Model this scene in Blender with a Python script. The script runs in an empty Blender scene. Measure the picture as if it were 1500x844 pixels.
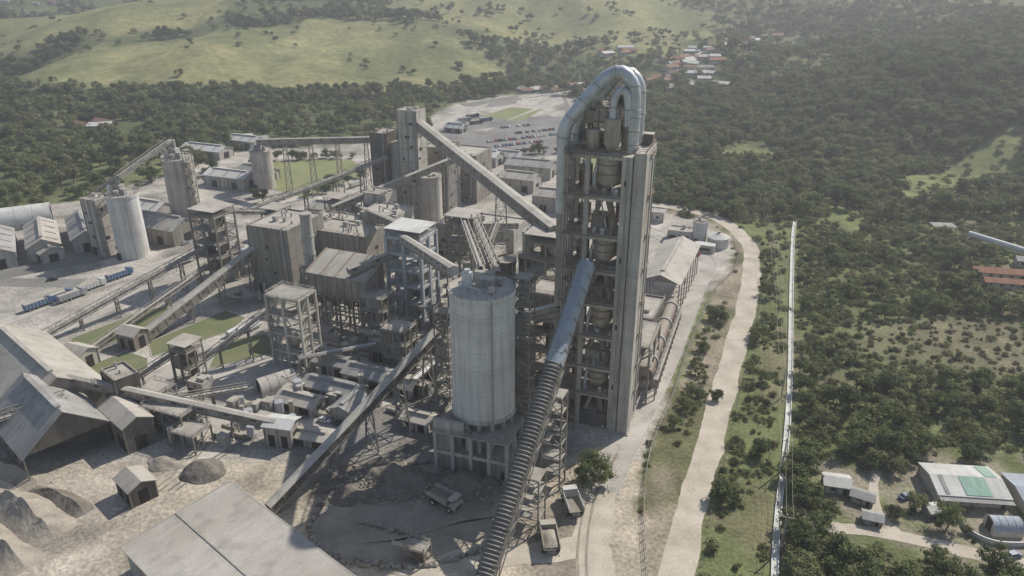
import bpy, math, random
from mathutils import noise, Vector, Matrix
random.seed(7)
R=random.random
def U(a,b): return a+(b-a)*random.random()
S=bpy.context.scene
S.view_settings.view_transform='Standard'; S.view_settings.look='None'; S.view_settings.exposure=0
def sm(a,b,x):
    t=max(0,min(1,(x-a)/(b-a))); return t*t*(3-2*t)
def h(x,y):
    k=max(sm(640,900,y),sm(150,300,x),sm(360,480,-x))
    if k<=0: return 0.0
    far=sm(750,3300,y)*190
    hl=50*math.exp(-((x+330)/380)**2-((y-1150)/230)**2)+30*math.exp(-((x-60)/300)**2-((y-1420)/220)**2)
    rh=sm(170,700,x)*sm(250,900,y)*75+26*math.exp(-((x-380)/110)**2-((y-640)/120)**2)
    n=noise.noise(Vector((x/260,y/260,0.3)))*16*(1+1.1*sm(450,1000,y))+noise.noise(Vector((x/90,y/90,5.3)))*7*(1+.9*sm(450,900,y))+noise.noise(Vector((x/34,y/34,2.3)))*3
    return far+hl*k+rh+k*n
def inp(x,y,p):
    c=False;n=len(p);j=n-1
    for i in range(n):
        xi,yi=p[i];xj,yj=p[j]
        if (yi>y)!=(yj>y) and x<(xj-xi)*(y-yi)/(yj-yi)+xi: c=not c
        j=i
    return c
def dseg(x,y,pl):
    best=1e9
    for (ax,ay),(bx,by) in zip(pl,pl[1:]):
        dx,dy=bx-ax,by-ay;t=max(0,min(1,((x-ax)*dx+(y-ay)*dy)/(dx*dx+dy*dy+1e-9)))
        d=math.hypot(x-ax-t*dx,y-ay-t*dy)
        if d<best: best=d
    return best
# ---------------------------------------------------------------- materials
MATS={}
def mat(name,c1,c2=None,scale=0.15,streak=0.0,rings=0.0,panel=0.0,corr=0.0,rough=0.85,metal=0.0,bump=0.0,grime=None,fine=0.12,dust=0.0,stain=0.0,rust=0.0):
    m=bpy.data.materials.new(name);m.use_nodes=True;nt=m.node_tree;N=nt.nodes;L=nt.links
    b=N['Principled BSDF'];b.inputs['Roughness'].default_value=rough;b.inputs['Metallic'].default_value=metal
    b.inputs['Specular IOR Level'].default_value=0.25
    if c2 is None: c2=tuple(v*0.7 for v in c1)
    geo=N.new('ShaderNodeNewGeometry')
    def nz(sc,det=4,vec=None):
        n=N.new('ShaderNodeTexNoise');n.inputs['Scale'].default_value=sc;n.inputs['Detail'].default_value=det
        L.new(vec or geo.outputs['Position'],n.inputs['Vector']);return n.outputs['Fac']
    def ramp(f,a,bb):
        r=N.new('ShaderNodeMapRange');r.inputs['From Min'].default_value=a;r.inputs['From Max'].default_value=bb
        L.new(f,r.inputs['Value']);return r.outputs['Result']
    def mix(f,a,bb,mode='MIX'):
        x=N.new('ShaderNodeMix');x.data_type='RGBA';x.blend_type=mode
        if isinstance(f,float): x.inputs['Factor'].default_value=f
        else: L.new(f,x.inputs['Factor'])
        for s,v in ((x.inputs['A'],a),(x.inputs['B'],bb)):
            if isinstance(v,tuple): s.default_value=(*v,1)
            else: L.new(v,s)
        return x.outputs['Result']
    def math_(op,a,bb=None):
        x=N.new('ShaderNodeMath');x.operation=op
        for i,v in enumerate((a,bb)):
            if v is None: continue
            if isinstance(v,(int,float)): x.inputs[i].default_value=v
            else: L.new(v,x.inputs[i])
        return x.outputs[0]
    col=mix(ramp(nz(scale,5),0.35,0.68),c1,c2)
    f=ramp(nz(2.3,6),0.25,0.75)
    val=math_('ADD',math_('MULTIPLY',f,fine*2),1-fine)
    if stain:
        col=mix(math_('MULTIPLY',ramp(nz(.22,7),.5,.72),stain),col,tuple(v*0.5 for v in c2))
    if streak:
        mp=N.new('ShaderNodeMapping');mp.inputs['Scale'].default_value=(0.9,0.9,0.05)
        L.new(geo.outputs['Position'],mp.inputs['Vector'])
        s=ramp(nz(1.0,5,mp.outputs[0]),0.42,0.72)
        col=mix(math_('MULTIPLY',s,streak),col,grime or tuple(v*0.45*w for v,w in zip(c2,(1.08,1,.9))))
        mp2=N.new('ShaderNodeMapping');mp2.inputs['Scale'].default_value=(0.35,0.35,0.03);mp2.inputs['Location'].default_value=(7,3,1)
        L.new(geo.outputs['Position'],mp2.inputs['Vector'])
        s2=ramp(nz(1.0,4,mp2.outputs[0]),0.5,0.75)
        col=mix(math_('MULTIPLY',s2,0.45),col,tuple(min(.8,v*1.35) for v in c1))
    if rust:
        mp3=N.new('ShaderNodeMapping');mp3.inputs['Scale'].default_value=(0.7,0.7,0.09);mp3.inputs['Location'].default_value=(17,31,4)
        L.new(geo.outputs['Position'],mp3.inputs['Vector'])
        col=mix(math_('MULTIPLY',ramp(nz(1.0,6,mp3.outputs[0]),.56,.7),rust),col,(0.20,0.135,0.085))
    if dust:
        sn=N.new('ShaderNodeSeparateXYZ');L.new(geo.outputs['Normal'],sn.inputs[0])
        col=mix(math_('MULTIPLY',ramp(sn.outputs[2],.4,.9),dust),col,(0.44,0.41,0.35))
    if rings:
        sp=N.new('ShaderNodeSeparateXYZ');L.new(geo.outputs['Position'],sp.inputs[0])
        zz=math_('ADD',sp.outputs[2],math_('MULTIPLY',nz(.3,2),.5))
        w=math_('FRACT',math_('MULTIPLY',zz,1/1.25))
        w=math_('GREATER_THAN',w,0.86)
        val=math_('MULTIPLY',val,math_('SUBTRACT',1.0,math_('MULTIPLY',w,rings)))
        bd=N.new('ShaderNodeTexWhiteNoise');bd.noise_dimensions='1D';L.new(math_('FLOOR',math_('MULTIPLY',sp.outputs[2],1/2.5)),bd.inputs['W'])
        val=math_('MULTIPLY',val,math_('ADD',math_('MULTIPLY',bd.outputs['Value'],.1),.95))
    if panel or corr:
        uv=N.new('ShaderNodeUVMap');su=N.new('ShaderNodeSeparateXYZ');L.new(uv.outputs[0],su.inputs[0])
        if panel:
            fl=math_('FLOOR',math_('MULTIPLY',su.outputs[0],1/1.1))
            fv=math_('FLOOR',math_('MULTIPLY',su.outputs[1],1/5.5))
            cb=N.new('ShaderNodeCombineXYZ');L.new(fl,cb.inputs[0]);L.new(fv,cb.inputs[1])
            wn=N.new('ShaderNodeTexWhiteNoise');wn.noise_dimensions='2D';L.new(cb.outputs[0],wn.inputs['Vector'])
            pv=math_('ADD',math_('MULTIPLY',wn.outputs['Value'],panel),1-panel*0.6)
            val=math_('MULTIPLY',val,pv)
        if corr:
            cw=math_('ADD',math_('MULTIPLY',math_('SINE',math_('MULTIPLY',su.outputs[0],2*math.pi/0.9)),corr),1.0-corr)
            val=math_('MULTIPLY',val,cw)
    hs=N.new('ShaderNodeVectorMath');hs.operation='SCALE'
    L.new(col,hs.inputs[0]);L.new(val,hs.inputs['Scale']);L.new(hs.outputs[0],b.inputs['Base Color'])
    if bump:
        bp=N.new('ShaderNodeBump');bp.inputs['Strength'].default_value=bump;bp.inputs['Distance'].default_value=0.4
        L.new(nz(0.8,8),bp.inputs['Height']);L.new(bp.outputs[0],b.inputs['Normal'])
    MATS[name]=m;return m
mat('concrete',(0.56,0.53,0.475),(0.43,0.405,0.36),streak=0.6,rings=0.10,scale=0.12,rust=.35)
mat('concrete_pale',(0.68,0.675,0.645),(0.58,0.57,0.54),streak=0.4,rings=0.12,scale=0.1,rust=.12)
mat('concrete_dark',(0.32,0.30,0.265),(0.22,0.205,0.18),streak=0.6,rings=0.1,rust=.3)
mat('cast_floor',(0.44,0.41,0.36),(0.31,0.29,0.255),streak=0.0,stain=.4)
mat('dust_roof',(0.50,0.47,0.415),(0.39,0.36,0.31),panel=0.10,scale=0.06,stain=.45)
mat('grey_roof',(0.38,0.375,0.355),(0.28,0.27,0.25),panel=0.22,scale=0.08,stain=.4)
mat('pale_roof',(0.64,0.64,0.61),(0.52,0.51,0.47),panel=0.14,scale=0.08,stain=.25)
mat('siding',(0.37,0.345,0.30),(0.27,0.245,0.21),panel=0.15,corr=0.05,streak=0.6,dust=.6,rust=.4)
mat('siding_pale',(0.50,0.485,0.45),(0.40,0.38,0.34),panel=0.12,corr=0.05,streak=0.45,dust=.5,rust=.25)
mat('siding_dark',(0.20,0.18,0.155),(0.135,0.12,0.10),panel=0.2,corr=0.08,streak=0.5,dust=.8,rust=.4)
mat('steel',(0.29,0.265,0.225),(0.19,0.17,0.145),scale=0.5,dust=.8)
mat('steel_rust',(0.28,0.185,0.13),(0.19,0.145,0.115),scale=0.4,dust=.6)
mat('steel_blue',(0.50,0.54,0.58),(0.39,0.42,0.44),streak=0.4,scale=0.3,dust=.5)
mat('steel_grey',(0.40,0.39,0.37),(0.30,0.285,0.265),scale=0.4,dust=.5)
mat('vessel',(0.47,0.42,0.35),(0.33,0.285,0.235),streak=0.6,scale=0.4,dust=.6,rust=.5)
mat('rust_drum',(0.21,0.15,0.12),(0.17,0.13,0.11),streak=0.3,scale=0.5,dust=.6)
mat('galvanised',(0.64,0.66,0.68),(0.46,0.48,0.49),rough=0.42,metal=0.4,scale=0.3,streak=0.25,rust=.15)
mat('gallery_blue',(0.36,0.41,0.455),(0.30,0.335,0.365),streak=0.2,panel=0.08,scale=0.2)
mat('gallery_ribs',(0.33,0.31,0.27),(0.22,0.205,0.185),scale=0.3)
mat('gallery_skin',(0.18,0.17,0.155),(0.13,0.125,0.115),scale=0.3)
mat('glass',(0.03,0.035,0.04),(0.05,0.05,0.05),rough=0.2)
mat('dark_opening',(0.03,0.028,0.025),(0.05,0.045,0.04))
mat('asphalt',(0.27,0.262,0.248),(0.18,0.175,0.16),scale=0.05,fine=0.14,stain=.4)
mat('road_pale',(0.52,0.49,0.44),(0.35,0.325,0.285),scale=0.07,fine=0.16,stain=.5)
mat('dirt_road',(0.58,0.52,0.43),(0.44,0.39,0.315),scale=0.13,fine=0.18,bump=0.3,stain=.25)
mat('kerb',(0.5,0.49,0.46),(0.4,0.39,0.36))
mat('channel_wall',(0.74,0.74,0.72),(0.56,0.56,0.52),scale=.3)
mat('channel_bed',(0.64,0.64,0.61),(0.45,0.46,0.41),scale=.3)
mat('lawn',(0.15,0.175,0.08),(0.20,0.20,0.11),scale=0.12,fine=0.22)
mat('field_grass',(0.26,0.27,0.13),(0.19,0.215,0.10),scale=0.05,fine=0.15)
mat('sand',(0.40,0.36,0.295),(0.28,0.25,0.21),scale=0.2,bump=0.7,fine=0.22,stain=.3)
mat('pit_floor',(0.36,0.32,0.26),(0.25,0.225,0.18),scale=0.12,bump=0.5,fine=0.2,stain=.4)
mat('crushed_rock',(0.215,0.19,0.16),(0.14,0.125,0.105),scale=0.3,bump=0.8,fine=0.4)
mat('boulder',(0.36,0.335,0.29),(0.25,0.23,0.20),scale=0.8)
mat('tyre',(0.03,0.03,0.03),(0.04,0.04,0.04))
mat('truck_white',(0.62,0.61,0.57),(0.5,0.48,0.43),rough=0.5)
mat('truck_dusty',(0.48,0.45,0.38),(0.38,0.35,0.29),rough=0.6)
mat('paint_blue',(0.07,0.15,0.30),(0.10,0.16,0.26),rough=0.4,dust=.3)
mat('paint_white',(0.7,0.7,0.69),(0.62,0.62,0.6),rough=0.4)
mat('paint_silver',(0.35,0.36,0.37),(0.32,0.33,0.34),rough=0.35)
mat('paint_dark',(0.04,0.045,0.05),(0.05,0.05,0.055),rough=0.35)
mat('paint_red',(0.30,0.04,0.035),(0.25,0.04,0.03),rough=0.4)
mat('road_paint',(0.65,0.65,0.62),(0.45,0.45,0.42))
mat('green_sheet',(0.27,0.42,0.34),(0.33,0.44,0.37),panel=0.2)
mat('orange_roof',(0.33,0.16,0.10),(0.26,0.14,0.09),panel=0.25)
mat('tile_roof',(0.28,0.16,0.115),(0.23,0.15,0.11),panel=0.2)
mat('house_wall',(0.55,0.52,0.47),(0.45,0.42,0.37))
mat('blue_roof',(0.42,0.46,0.51),(0.36,0.39,0.43),panel=0.2)
mat('bark',(0.14,0.11,0.08),(0.10,0.08,0.06))
# ---------------------------------------------------------------- mesh builder
class MB:
    def __init__(s): s.v=[];s.f=[];s.m=[];s.sm=[];s.ml=[];s.M=Matrix.Identity(4);s.org=None
    def at(s,x,y,z=0,rot=0):
        s.M=Matrix.Translation((x,y,z))@Matrix.Rotation(math.radians(rot),4,'Z');return s
    def mi(s,n):
        if n not in s.ml: s.ml.append(n)
        return s.ml.index(n)
    def add(s,vs,fs,m,smooth=False):
        o=len(s.v);M=s.M
        s.v.extend([M@Vector(p) for p in vs]);k=s.mi(m)
        for f in fs: s.f.append([i+o for i in f]);s.m.append(k);s.sm.append(smooth)
    def box(s,x0,x1,y0,y1,z0,z1,m,top=None):
        vs=[(x0,y0,z0),(x1,y0,z0),(x1,y1,z0),(x0,y1,z0),(x0,y0,z1),(x1,y0,z1),(x1,y1,z1),(x0,y1,z1)]
        s.add(vs,[(0,1,5,4),(1,2,6,5),(2,3,7,6),(3,0,4,7),(3,2,1,0)],m)
        s.add(vs[4:],[(0,1,2,3)],top or m)
    def cb(s,x,y,z,w,d,hh,m,top=None): s.box(x-w/2,x+w/2,y-d/2,y+d/2,z,z+hh,m,top)
    def beam(s,a,b,w,hh,m):
        a=Vector(a);b=Vector(b);d=b-a
        if d.length<1e-6: return
        d.normalize();u=Vector((0,0,1)).cross(d)
        if u.length<1e-3: u=Vector((1,0,0))
        u.normalize();n=d.cross(u)
        u=u*w/2;n=n*hh/2
        vs=[a-u-n,a+u-n,a+u+n,a-u+n,b-u-n,b+u-n,b+u+n,b-u+n]
        s.add(vs,[(0,1,2,3),(7,6,5,4),(0,4,5,1),(1,5,6,2),(2,6,7,3),(3,7,4,0)],m)
    def tube(s,pts,rs,m,n=16,caps=True):
        pts=[Vector(p) for p in pts]
        if not isinstance(rs,(list,tuple)): rs=[rs]*len(pts)
        prev=None;rings=[]
        for i,p in enumerate(pts):
            d=(pts[min(i+1,len(pts)-1)]-pts[max(i-1,0)]).normalized()
            if prev is None:
                u=Vector((1,0,0)) if abs(d.z)>0.9 else Vector((0,0,1)).cross(d)
                u=(u-d*u.dot(d)).normalized()
            else: u=(prev-d*prev.dot(d)).normalized()
            prev=u;w=d.cross(u)
            rings.append([p+(u*math.cos(2*math.pi*k/n)+w*math.sin(2*math.pi*k/n))*rs[i] for k in range(n)])
        vs=[q for r in rings for q in r];fs=[]
        for i in range(len(rings)-1):
            for k in range(n):
                k2=(k+1)%n;fs.append((i*n+k,i*n+k2,(i+1)*n+k2,(i+1)*n+k))
        s.add(vs,fs,m,True)
        if caps:
            s.add(rings[0],[tuple(range(n-1,-1,-1))],m);s.add(rings[-1],[tuple(range(n))],m)
    def cyl(s,x,y,z0,z1,r,m,r1=None,n=40,top=None):
        s.tube([(x,y,z0),(x,y,z1)],[r,r if r1 is None else r1],m,n,caps=False)
        rr=r if r1 is None else r1
        s.add([(x+rr*math.cos(2*math.pi*k/n),y+rr*math.sin(2*math.pi*k/n),z1) for k in range(n)],[tuple(range(n))],top or m)
    def rail(s,pts,m='steel',hh=1.1,step=2.5,t=0.09):
        for a,b in zip(pts,pts[1:]):
            a=Vector(a);b=Vector(b);L=(b-a).length;k=max(1,int(L/step))
            for q in (hh,hh*0.55): s.beam(a+Vector((0,0,q)),b+Vector((0,0,q)),t,t,m)
            for i in range(k+1):
                p=a.lerp(b,i/k);s.beam(p,p+Vector((0,0,hh)),t,t,m)
    def ringrail(s,x,y,z,r,m='steel',n=24):
        s.rail([(x+r*math.cos(2*math.pi*k/n),y+r*math.sin(2*math.pi*k/n),z) for k in range(n+1)],m)
    def make(s,name,loc=None):
        me=bpy.data.meshes.new(name)
        o=Vector(loc) if loc else (s.v[0].copy() if s.v else Vector())
        if not loc:
            n=len(s.v);o=Vector((sum(v.x for v in s.v)/n,sum(v.y for v in s.v)/n,min(v.z for v in s.v)))
        me.from_pydata([tuple(v-o) for v in s.v],[],s.f)
        for n in s.ml: me.materials.append(MATS[n])
        me.polygons.foreach_set('material_index',s.m);me.polygons.foreach_set('use_smooth',s.sm)
        uv=me.uv_layers.new(name='UVMap');Z=Vector((0,0,1));V=s.v;dat=[0.0]*(2*len(me.loops));i=0
        for f in s.f:
            a,b,c=V[f[0]],V[f[1]],V[f[2]];nn=(b-a).cross(c-b)
            if nn.length<1e-9: nn=Vector((0,0,1))
            nn.normalize()
            if abs(nn.z)>0.985: u=(b-a).normalized()
            else: u=Z.cross(nn).normalized()
            w=nn.cross(u)
            for q in f:
                dat[i]=V[q].dot(u);dat[i+1]=V[q].dot(w);i+=2
        uv.data.foreach_set('uv',dat)
        me.update();ob=bpy.data.objects.new(name,me);ob.location=o;S.collection.objects.link(ob);return ob
# ---------------------------------------------------------------- components
def windows(mb,w,d,z,n,ww=1.4,hh=1.3,m='glass',sides='fb'):
    for i in range(n):
        x=-w/2+w*(i+.5)/n
        if 'f' in sides:
            mb.cb(x,-d/2-0.01,z,ww,0.1,hh,m);mb.cb(x,-d/2-0.06,z-0.15,ww+.3,0.25,0.15,'kerb')
        if 'b' in sides: mb.cb(x,d/2+0.01,z,ww,0.1,hh,m)
def flat(mb,w,d,hh,wall='siding',roof='dust_roof',z0=0,par=0.6,win=0,clut=2,bands=True):
    mb.box(-w/2,w/2,-d/2,d/2,z0,z0+hh,wall,roof)
    t=0.3
    for a in ((-w/2-.05,w/2+.05,-d/2-.05,-d/2+t),(-w/2-.05,w/2+.05,d/2-t,d/2+.05),(-w/2-.05,-w/2+t,-d/2+t,d/2-t),(w/2-t,w/2+.05,-d/2+t,d/2-t)):
        mb.box(*a,z0+hh-0.1,z0+hh+par,wall)
    if bands:
        k=int(hh/7)
        for i in range(1,k+1):
            z=z0+hh*i/(k+1);mb.box(-w/2-.08,w/2+.08,-d/2-.08,d/2+.08,z,z+.3,'steel')
        nc=max(2,int(w/5))
        for i in range(nc+1):
            x=-w/2+w*i/nc;mb.cb(x,-d/2-.1,z0,.35,.3,hh-.2,'steel')
        for i in range(int(hh/6)):
            x=U(-w*.35,w*.35);mb.cb(x,-d/2-.03,z0+3+i*6+U(-1,1),U(1,2.6),.14,U(1,1.8),'dark_opening')
            y=U(-d*.35,d*.35);mb.cb(w/2+.03,y,z0+3+i*6+U(-1,1),.14,U(1,2.6),U(1,1.8),'dark_opening')
            y=U(-d*.35,d*.35);mb.cb(-w/2-.03,y,z0+3+i*6+U(-1,1),.14,U(1,2.6),U(1,1.8),'dark_opening')
        if hh>15:
            mb.tube([(w*.38,-d/2-.6,z0+hh*.1),(w*.38,-d/2-.6,z0+hh+1),(w*.38,-d/2+1.4,z0+hh+1.4)],.35,'steel_grey',10)
    for j in range(win): windows(mb,w*0.9,d,z0+2+j*3.6,max(2,int(w/3.5)))
    mb.cb(-w*0.3,-d/2-.02,z0,min(3.5,w*.3),.14,min(4,hh*.6),'dark_opening')
    for i in range(clut):
        x,y=U(-w*.35,w*.35),U(-d*.35,d*.35);a=U(1,3)
        c=R()
        if c<.45: mb.cb(x,y,z0+hh,a,a*.8,U(.8,2.2),'siding_pale')
        elif c<.8: mb.cyl(x,y,z0+hh,z0+hh+U(1,2.5),a*.3,'steel_grey',n=12)
        else:
            mb.tube([(x,y,z0+hh),(x,y,z0+hh+2.2),(x+a*1.4,y,z0+hh+2.2),(x+a*1.4,y,z0+hh)],.35,'steel_grey',8)
    if hh>12: mb.rail([(-w/2,-d/2,z0+hh+par),(w/2,-d/2,z0+hh+par),(w/2,d/2,z0+hh+par)],'steel')
def gable(mb,L,W,e,r,wall='siding',roof='dust_roof',open_=False,doors=2,vent=True,sky=0):
    o=.6
    if not open_:
        mb.add([(-L/2,-W/2,0),(L/2,-W/2,0),(L/2,-W/2,e),(-L/2,-W/2,e)],[(0,1,2,3)],wall)
        mb.add([(-L/2,W/2,0),(L/2,W/2,0),(L/2,W/2,e),(-L/2,W/2,e)],[(3,2,1,0)],wall)
    for s_ in (-1,1):
        x=s_*L/2;mb.add([(x,-W/2,0 if not open_ else e),(x,W/2,0 if not open_ else e),(x,W/2,e+.01),(x,0,r),(x,-W/2,e+.01)],[(0,1,2,3,4) if s_>0 else (4,3,2,1,0)],wall)
        ed=(r-e)/(W/2)
        y0=s_*(W/2+o);z0=e-o*ed
        a=[(-L/2-o,y0,z0+.05),(L/2+o,y0,z0+.05),(L/2+o,0,r+.05),(-L/2-o,0,r+.05)]
        b=[(p[0],p[1],p[2]-.25) for p in a]
        f=[(0,1,2,3),(7,6,5,4),(0,4,5,1),(1,5,6,2),(3,7,4,0)]
        if s_>0: f=[tuple(reversed(q)) for q in f]
        mb.add(a+b,f,roof)
        for i in range(sky):
            x=-L/2+L*(i+.5)/sky
            q=[(x-.5,y0*.85,r-(r-e)*.85+.12),(x+.5,y0*.85,r-(r-e)*.85+.12),(x+.5,y0*.2,r-(r-e)*.2+.12),(x-.5,y0*.2,r-(r-e)*.2+.12)]
            mb.add(q,[(0,1,2,3) if s_<0 else (3,2,1,0)],'grey_roof')
    if vent: mb.box(-L*.42,L*.42,-.7,.7,r-.1,r+.5,'steel_grey',roof)
    n=max(2,int(L/6))
    for i in range(n+1):
        x=-L/2+L*i/n
        for s_ in (-1,1): mb.cb(x,s_*(W/2+.05),0,.4,.35,e-.1,'steel')
    if not open_:
        for i in range(doors):
            x=-L/2+L*(i+.5)/doors;mb.cb(x,-W/2-.03,0,min(4,L/4),.12,min(4,e*.7),'dark_opening')
        mb.cb(L/2+.03,0,0,.12,min(5,W*.4),min(4.5,e*.75),'dark_opening')
def vault(mb,L,r,hw,wall='siding_pale',roof='pale_roof',n=14,rib='steel_grey'):
    vs=[];fs=[]
    for x in (-L/2,L/2):
        for k in range(n+1):
            a=math.pi*k/n;vs.append((x,-r*math.cos(a),hw+r*math.sin(a)*.9))
    for k in range(n): fs.append((k,n+1+k,n+2+k,k+1))
    mb.add(vs,fs,roof,True)
    for s_ in (0,1):
        q=vs[s_*(n+1):(s_+1)*(n+1)];mb.add(q,[tuple(range(n+1)) if s_==0 else tuple(range(n,-1,-1))],wall)
    mb.box(-L/2+.01,L/2-.01,-r,r,0,hw,wall)
    mb.cb(-L/2-.03,0,0,.1,r*.9,r*.7+hw,'dark_opening');mb.cb(L/2+.03,0,0,.1,r*.9,r*.7+hw,'dark_opening')
    for i in range(5):
        x=-L/2+L*i/4;mb.tube([(x,-(r+.03)*math.cos(math.pi*k/n),hw+(r+.03)*math.sin(math.pi*k/n)*.9) for k in range(n+1)],.08,rib,5)
def frame(mb,w,d,hh,nl,cm='steel',sm_='cast_floor',cw=.6,nx=2,ny=2,brace=True,equip=True,rail=True,roof=None,z0=0,fill=.55):
    xs=[-w/2+w*i/nx for i in range(nx+1)];ys=[-d/2+d*i/ny for i in range(ny+1)]
    for x in xs:
        for y in ys:
            if 0<xs.index(x)<nx and 0<ys.index(y)<ny: continue
            mb.cb(x,y,z0,cw,cw,hh,cm)
    bh=cw*.9
    for l in range(1,nl+1):
        z=z0+hh*l/nl
        for y in ys: mb.box(-w/2-cw*.4,w/2+cw*.4,y-cw*.35,y+cw*.35,z-bh,z-.01,cm)
        for x in xs: mb.box(x-cw*.34,x+cw*.34,-d/2,d/2,z-bh-.02,z-.03,cm)
        cut=w*U(-.2,.5) if l<nl else w/2
        mb.box(-w/2+.1,cut if R()<.6 else w/2-.1,-d/2+.1,d/2-.1,z,z+.15,sm_)
        if rail: mb.rail([(-w/2,-d/2,z+.1),(w/2,-d/2,z+.1),(w/2,d/2,z+.1),(-w/2,d/2,z+.1),(-w/2,-d/2,z+.1)],cm,t=.1)
        if equip:
            zz=z0+hh*(l-1)/nl+.2;H=hh/nl
            for q in range(2):
                if R()<fill:
                    x,y=U(-w*.28,w*.28),U(-d*.25,d*.25);a=U(.15,.3)*min(w,d)
                    c=R()
                    if c<.4: mb.cyl(x,y,zz,zz+H*.75,a,random.choice(['vessel','steel_grey','siding_dark']),n=14)
                    elif c<.7: mb.tube([(x,y,zz),(x,y,zz+H*.3),(x,y,zz+H*.8)],[a*.2,a,a],'vessel',12)
                    else: mb.cb(x,y,zz,a*2,a*1.6,H*U(.4,.8),random.choice(['siding','siding_dark','siding_pale']))
            if l>1 and R()<fill*.5:
                y=random.choice((-d/2,d/2));mb.box(-w/2+.4,U(-.1,.4)*w,y-.08,y+.08,zz,zz+H*.7,random.choice(['siding','siding_dark']))
    if brace:
        for l in range(nl):
            za,zb=z0+hh*l/nl,z0+hh*(l+1)/nl-bh
            for y in (-d/2,d/2):
                i=random.randrange(nx);a,b=xs[i],xs[i+1]
                if R()<.5:a,b=b,a
                mb.beam((a,y,za),(b,y,zb),cw*.4,cw*.4,cm)
            for x in (-w/2,w/2):
                i=random.randrange(ny);a,b=ys[i],ys[i+1]
                if R()<.5:a,b=b,a
                mb.beam((x,a,za),(x,b,zb),cw*.4,cw*.4,cm)
    if roof: mb.box(-w/2-.5,w/2+.5,-d/2-.5,d/2+.5,z0+hh+2.6,z0+hh+2.8,roof);[mb.cb(x,y,z0+hh,.3,.3,2.6,cm) for x in (xs[0],xs[-1]) for y in (ys[0],ys[-1])]
def stairs(mb,x0,x1,y,z0,z1,step=3.4,m='steel_rust',w=.9):
    z=z0;f=0
    while z<z1-1:
        a,b=(x0,x1) if f%2==0 else (x1,x0);yy=y-(f%2)*w
        mb.beam((a,yy,z),(b,yy,z+step),w*.9,.22,m)
        mb.beam((a,yy-w*.45,z+1.1),(b,yy-w*.45,z+step+1.1),.09,.09,m)
        mb.cb(b,y-w/2,z+step-.1,1.1,w*2,.15,m);z+=step;f+=1
def bent(mb,c,px,zb,hw,spl,m,dirv):
    c=Vector(c);hgt=c.z-zb
    if hgt<1.5: return
    a0,a1=c+px*hw,c-px*hw
    g0=Vector((c.x,c.y,zb))+px*(hw+spl*hgt);g1=Vector((c.x,c.y,zb))-px*(hw+spl*hgt)
    mb.beam(a0,g0,.4,.4,m);mb.beam(a1,g1,.4,.4,m)
    n=max(1,int(hgt/5))
    for i in range(n):
        t0,t1=i/n,(i+1)/n
        mb.beam(a0.lerp(g0,t0),a1.lerp(g1,t1),.2,.2,m);mb.beam(a1.lerp(g1,t0),a0.lerp(g0,t1),.2,.2,m)
        mb.beam(a0.lerp(g0,t1),a1.lerp(g1,t1),.25,.25,m)
    mb.cb(g0.x,g0.y,zb-.3,1.1,1.1,.7,'concrete');mb.cb(g1.x,g1.y,zb-.3,1.1,1.1,.7,'concrete')
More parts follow.
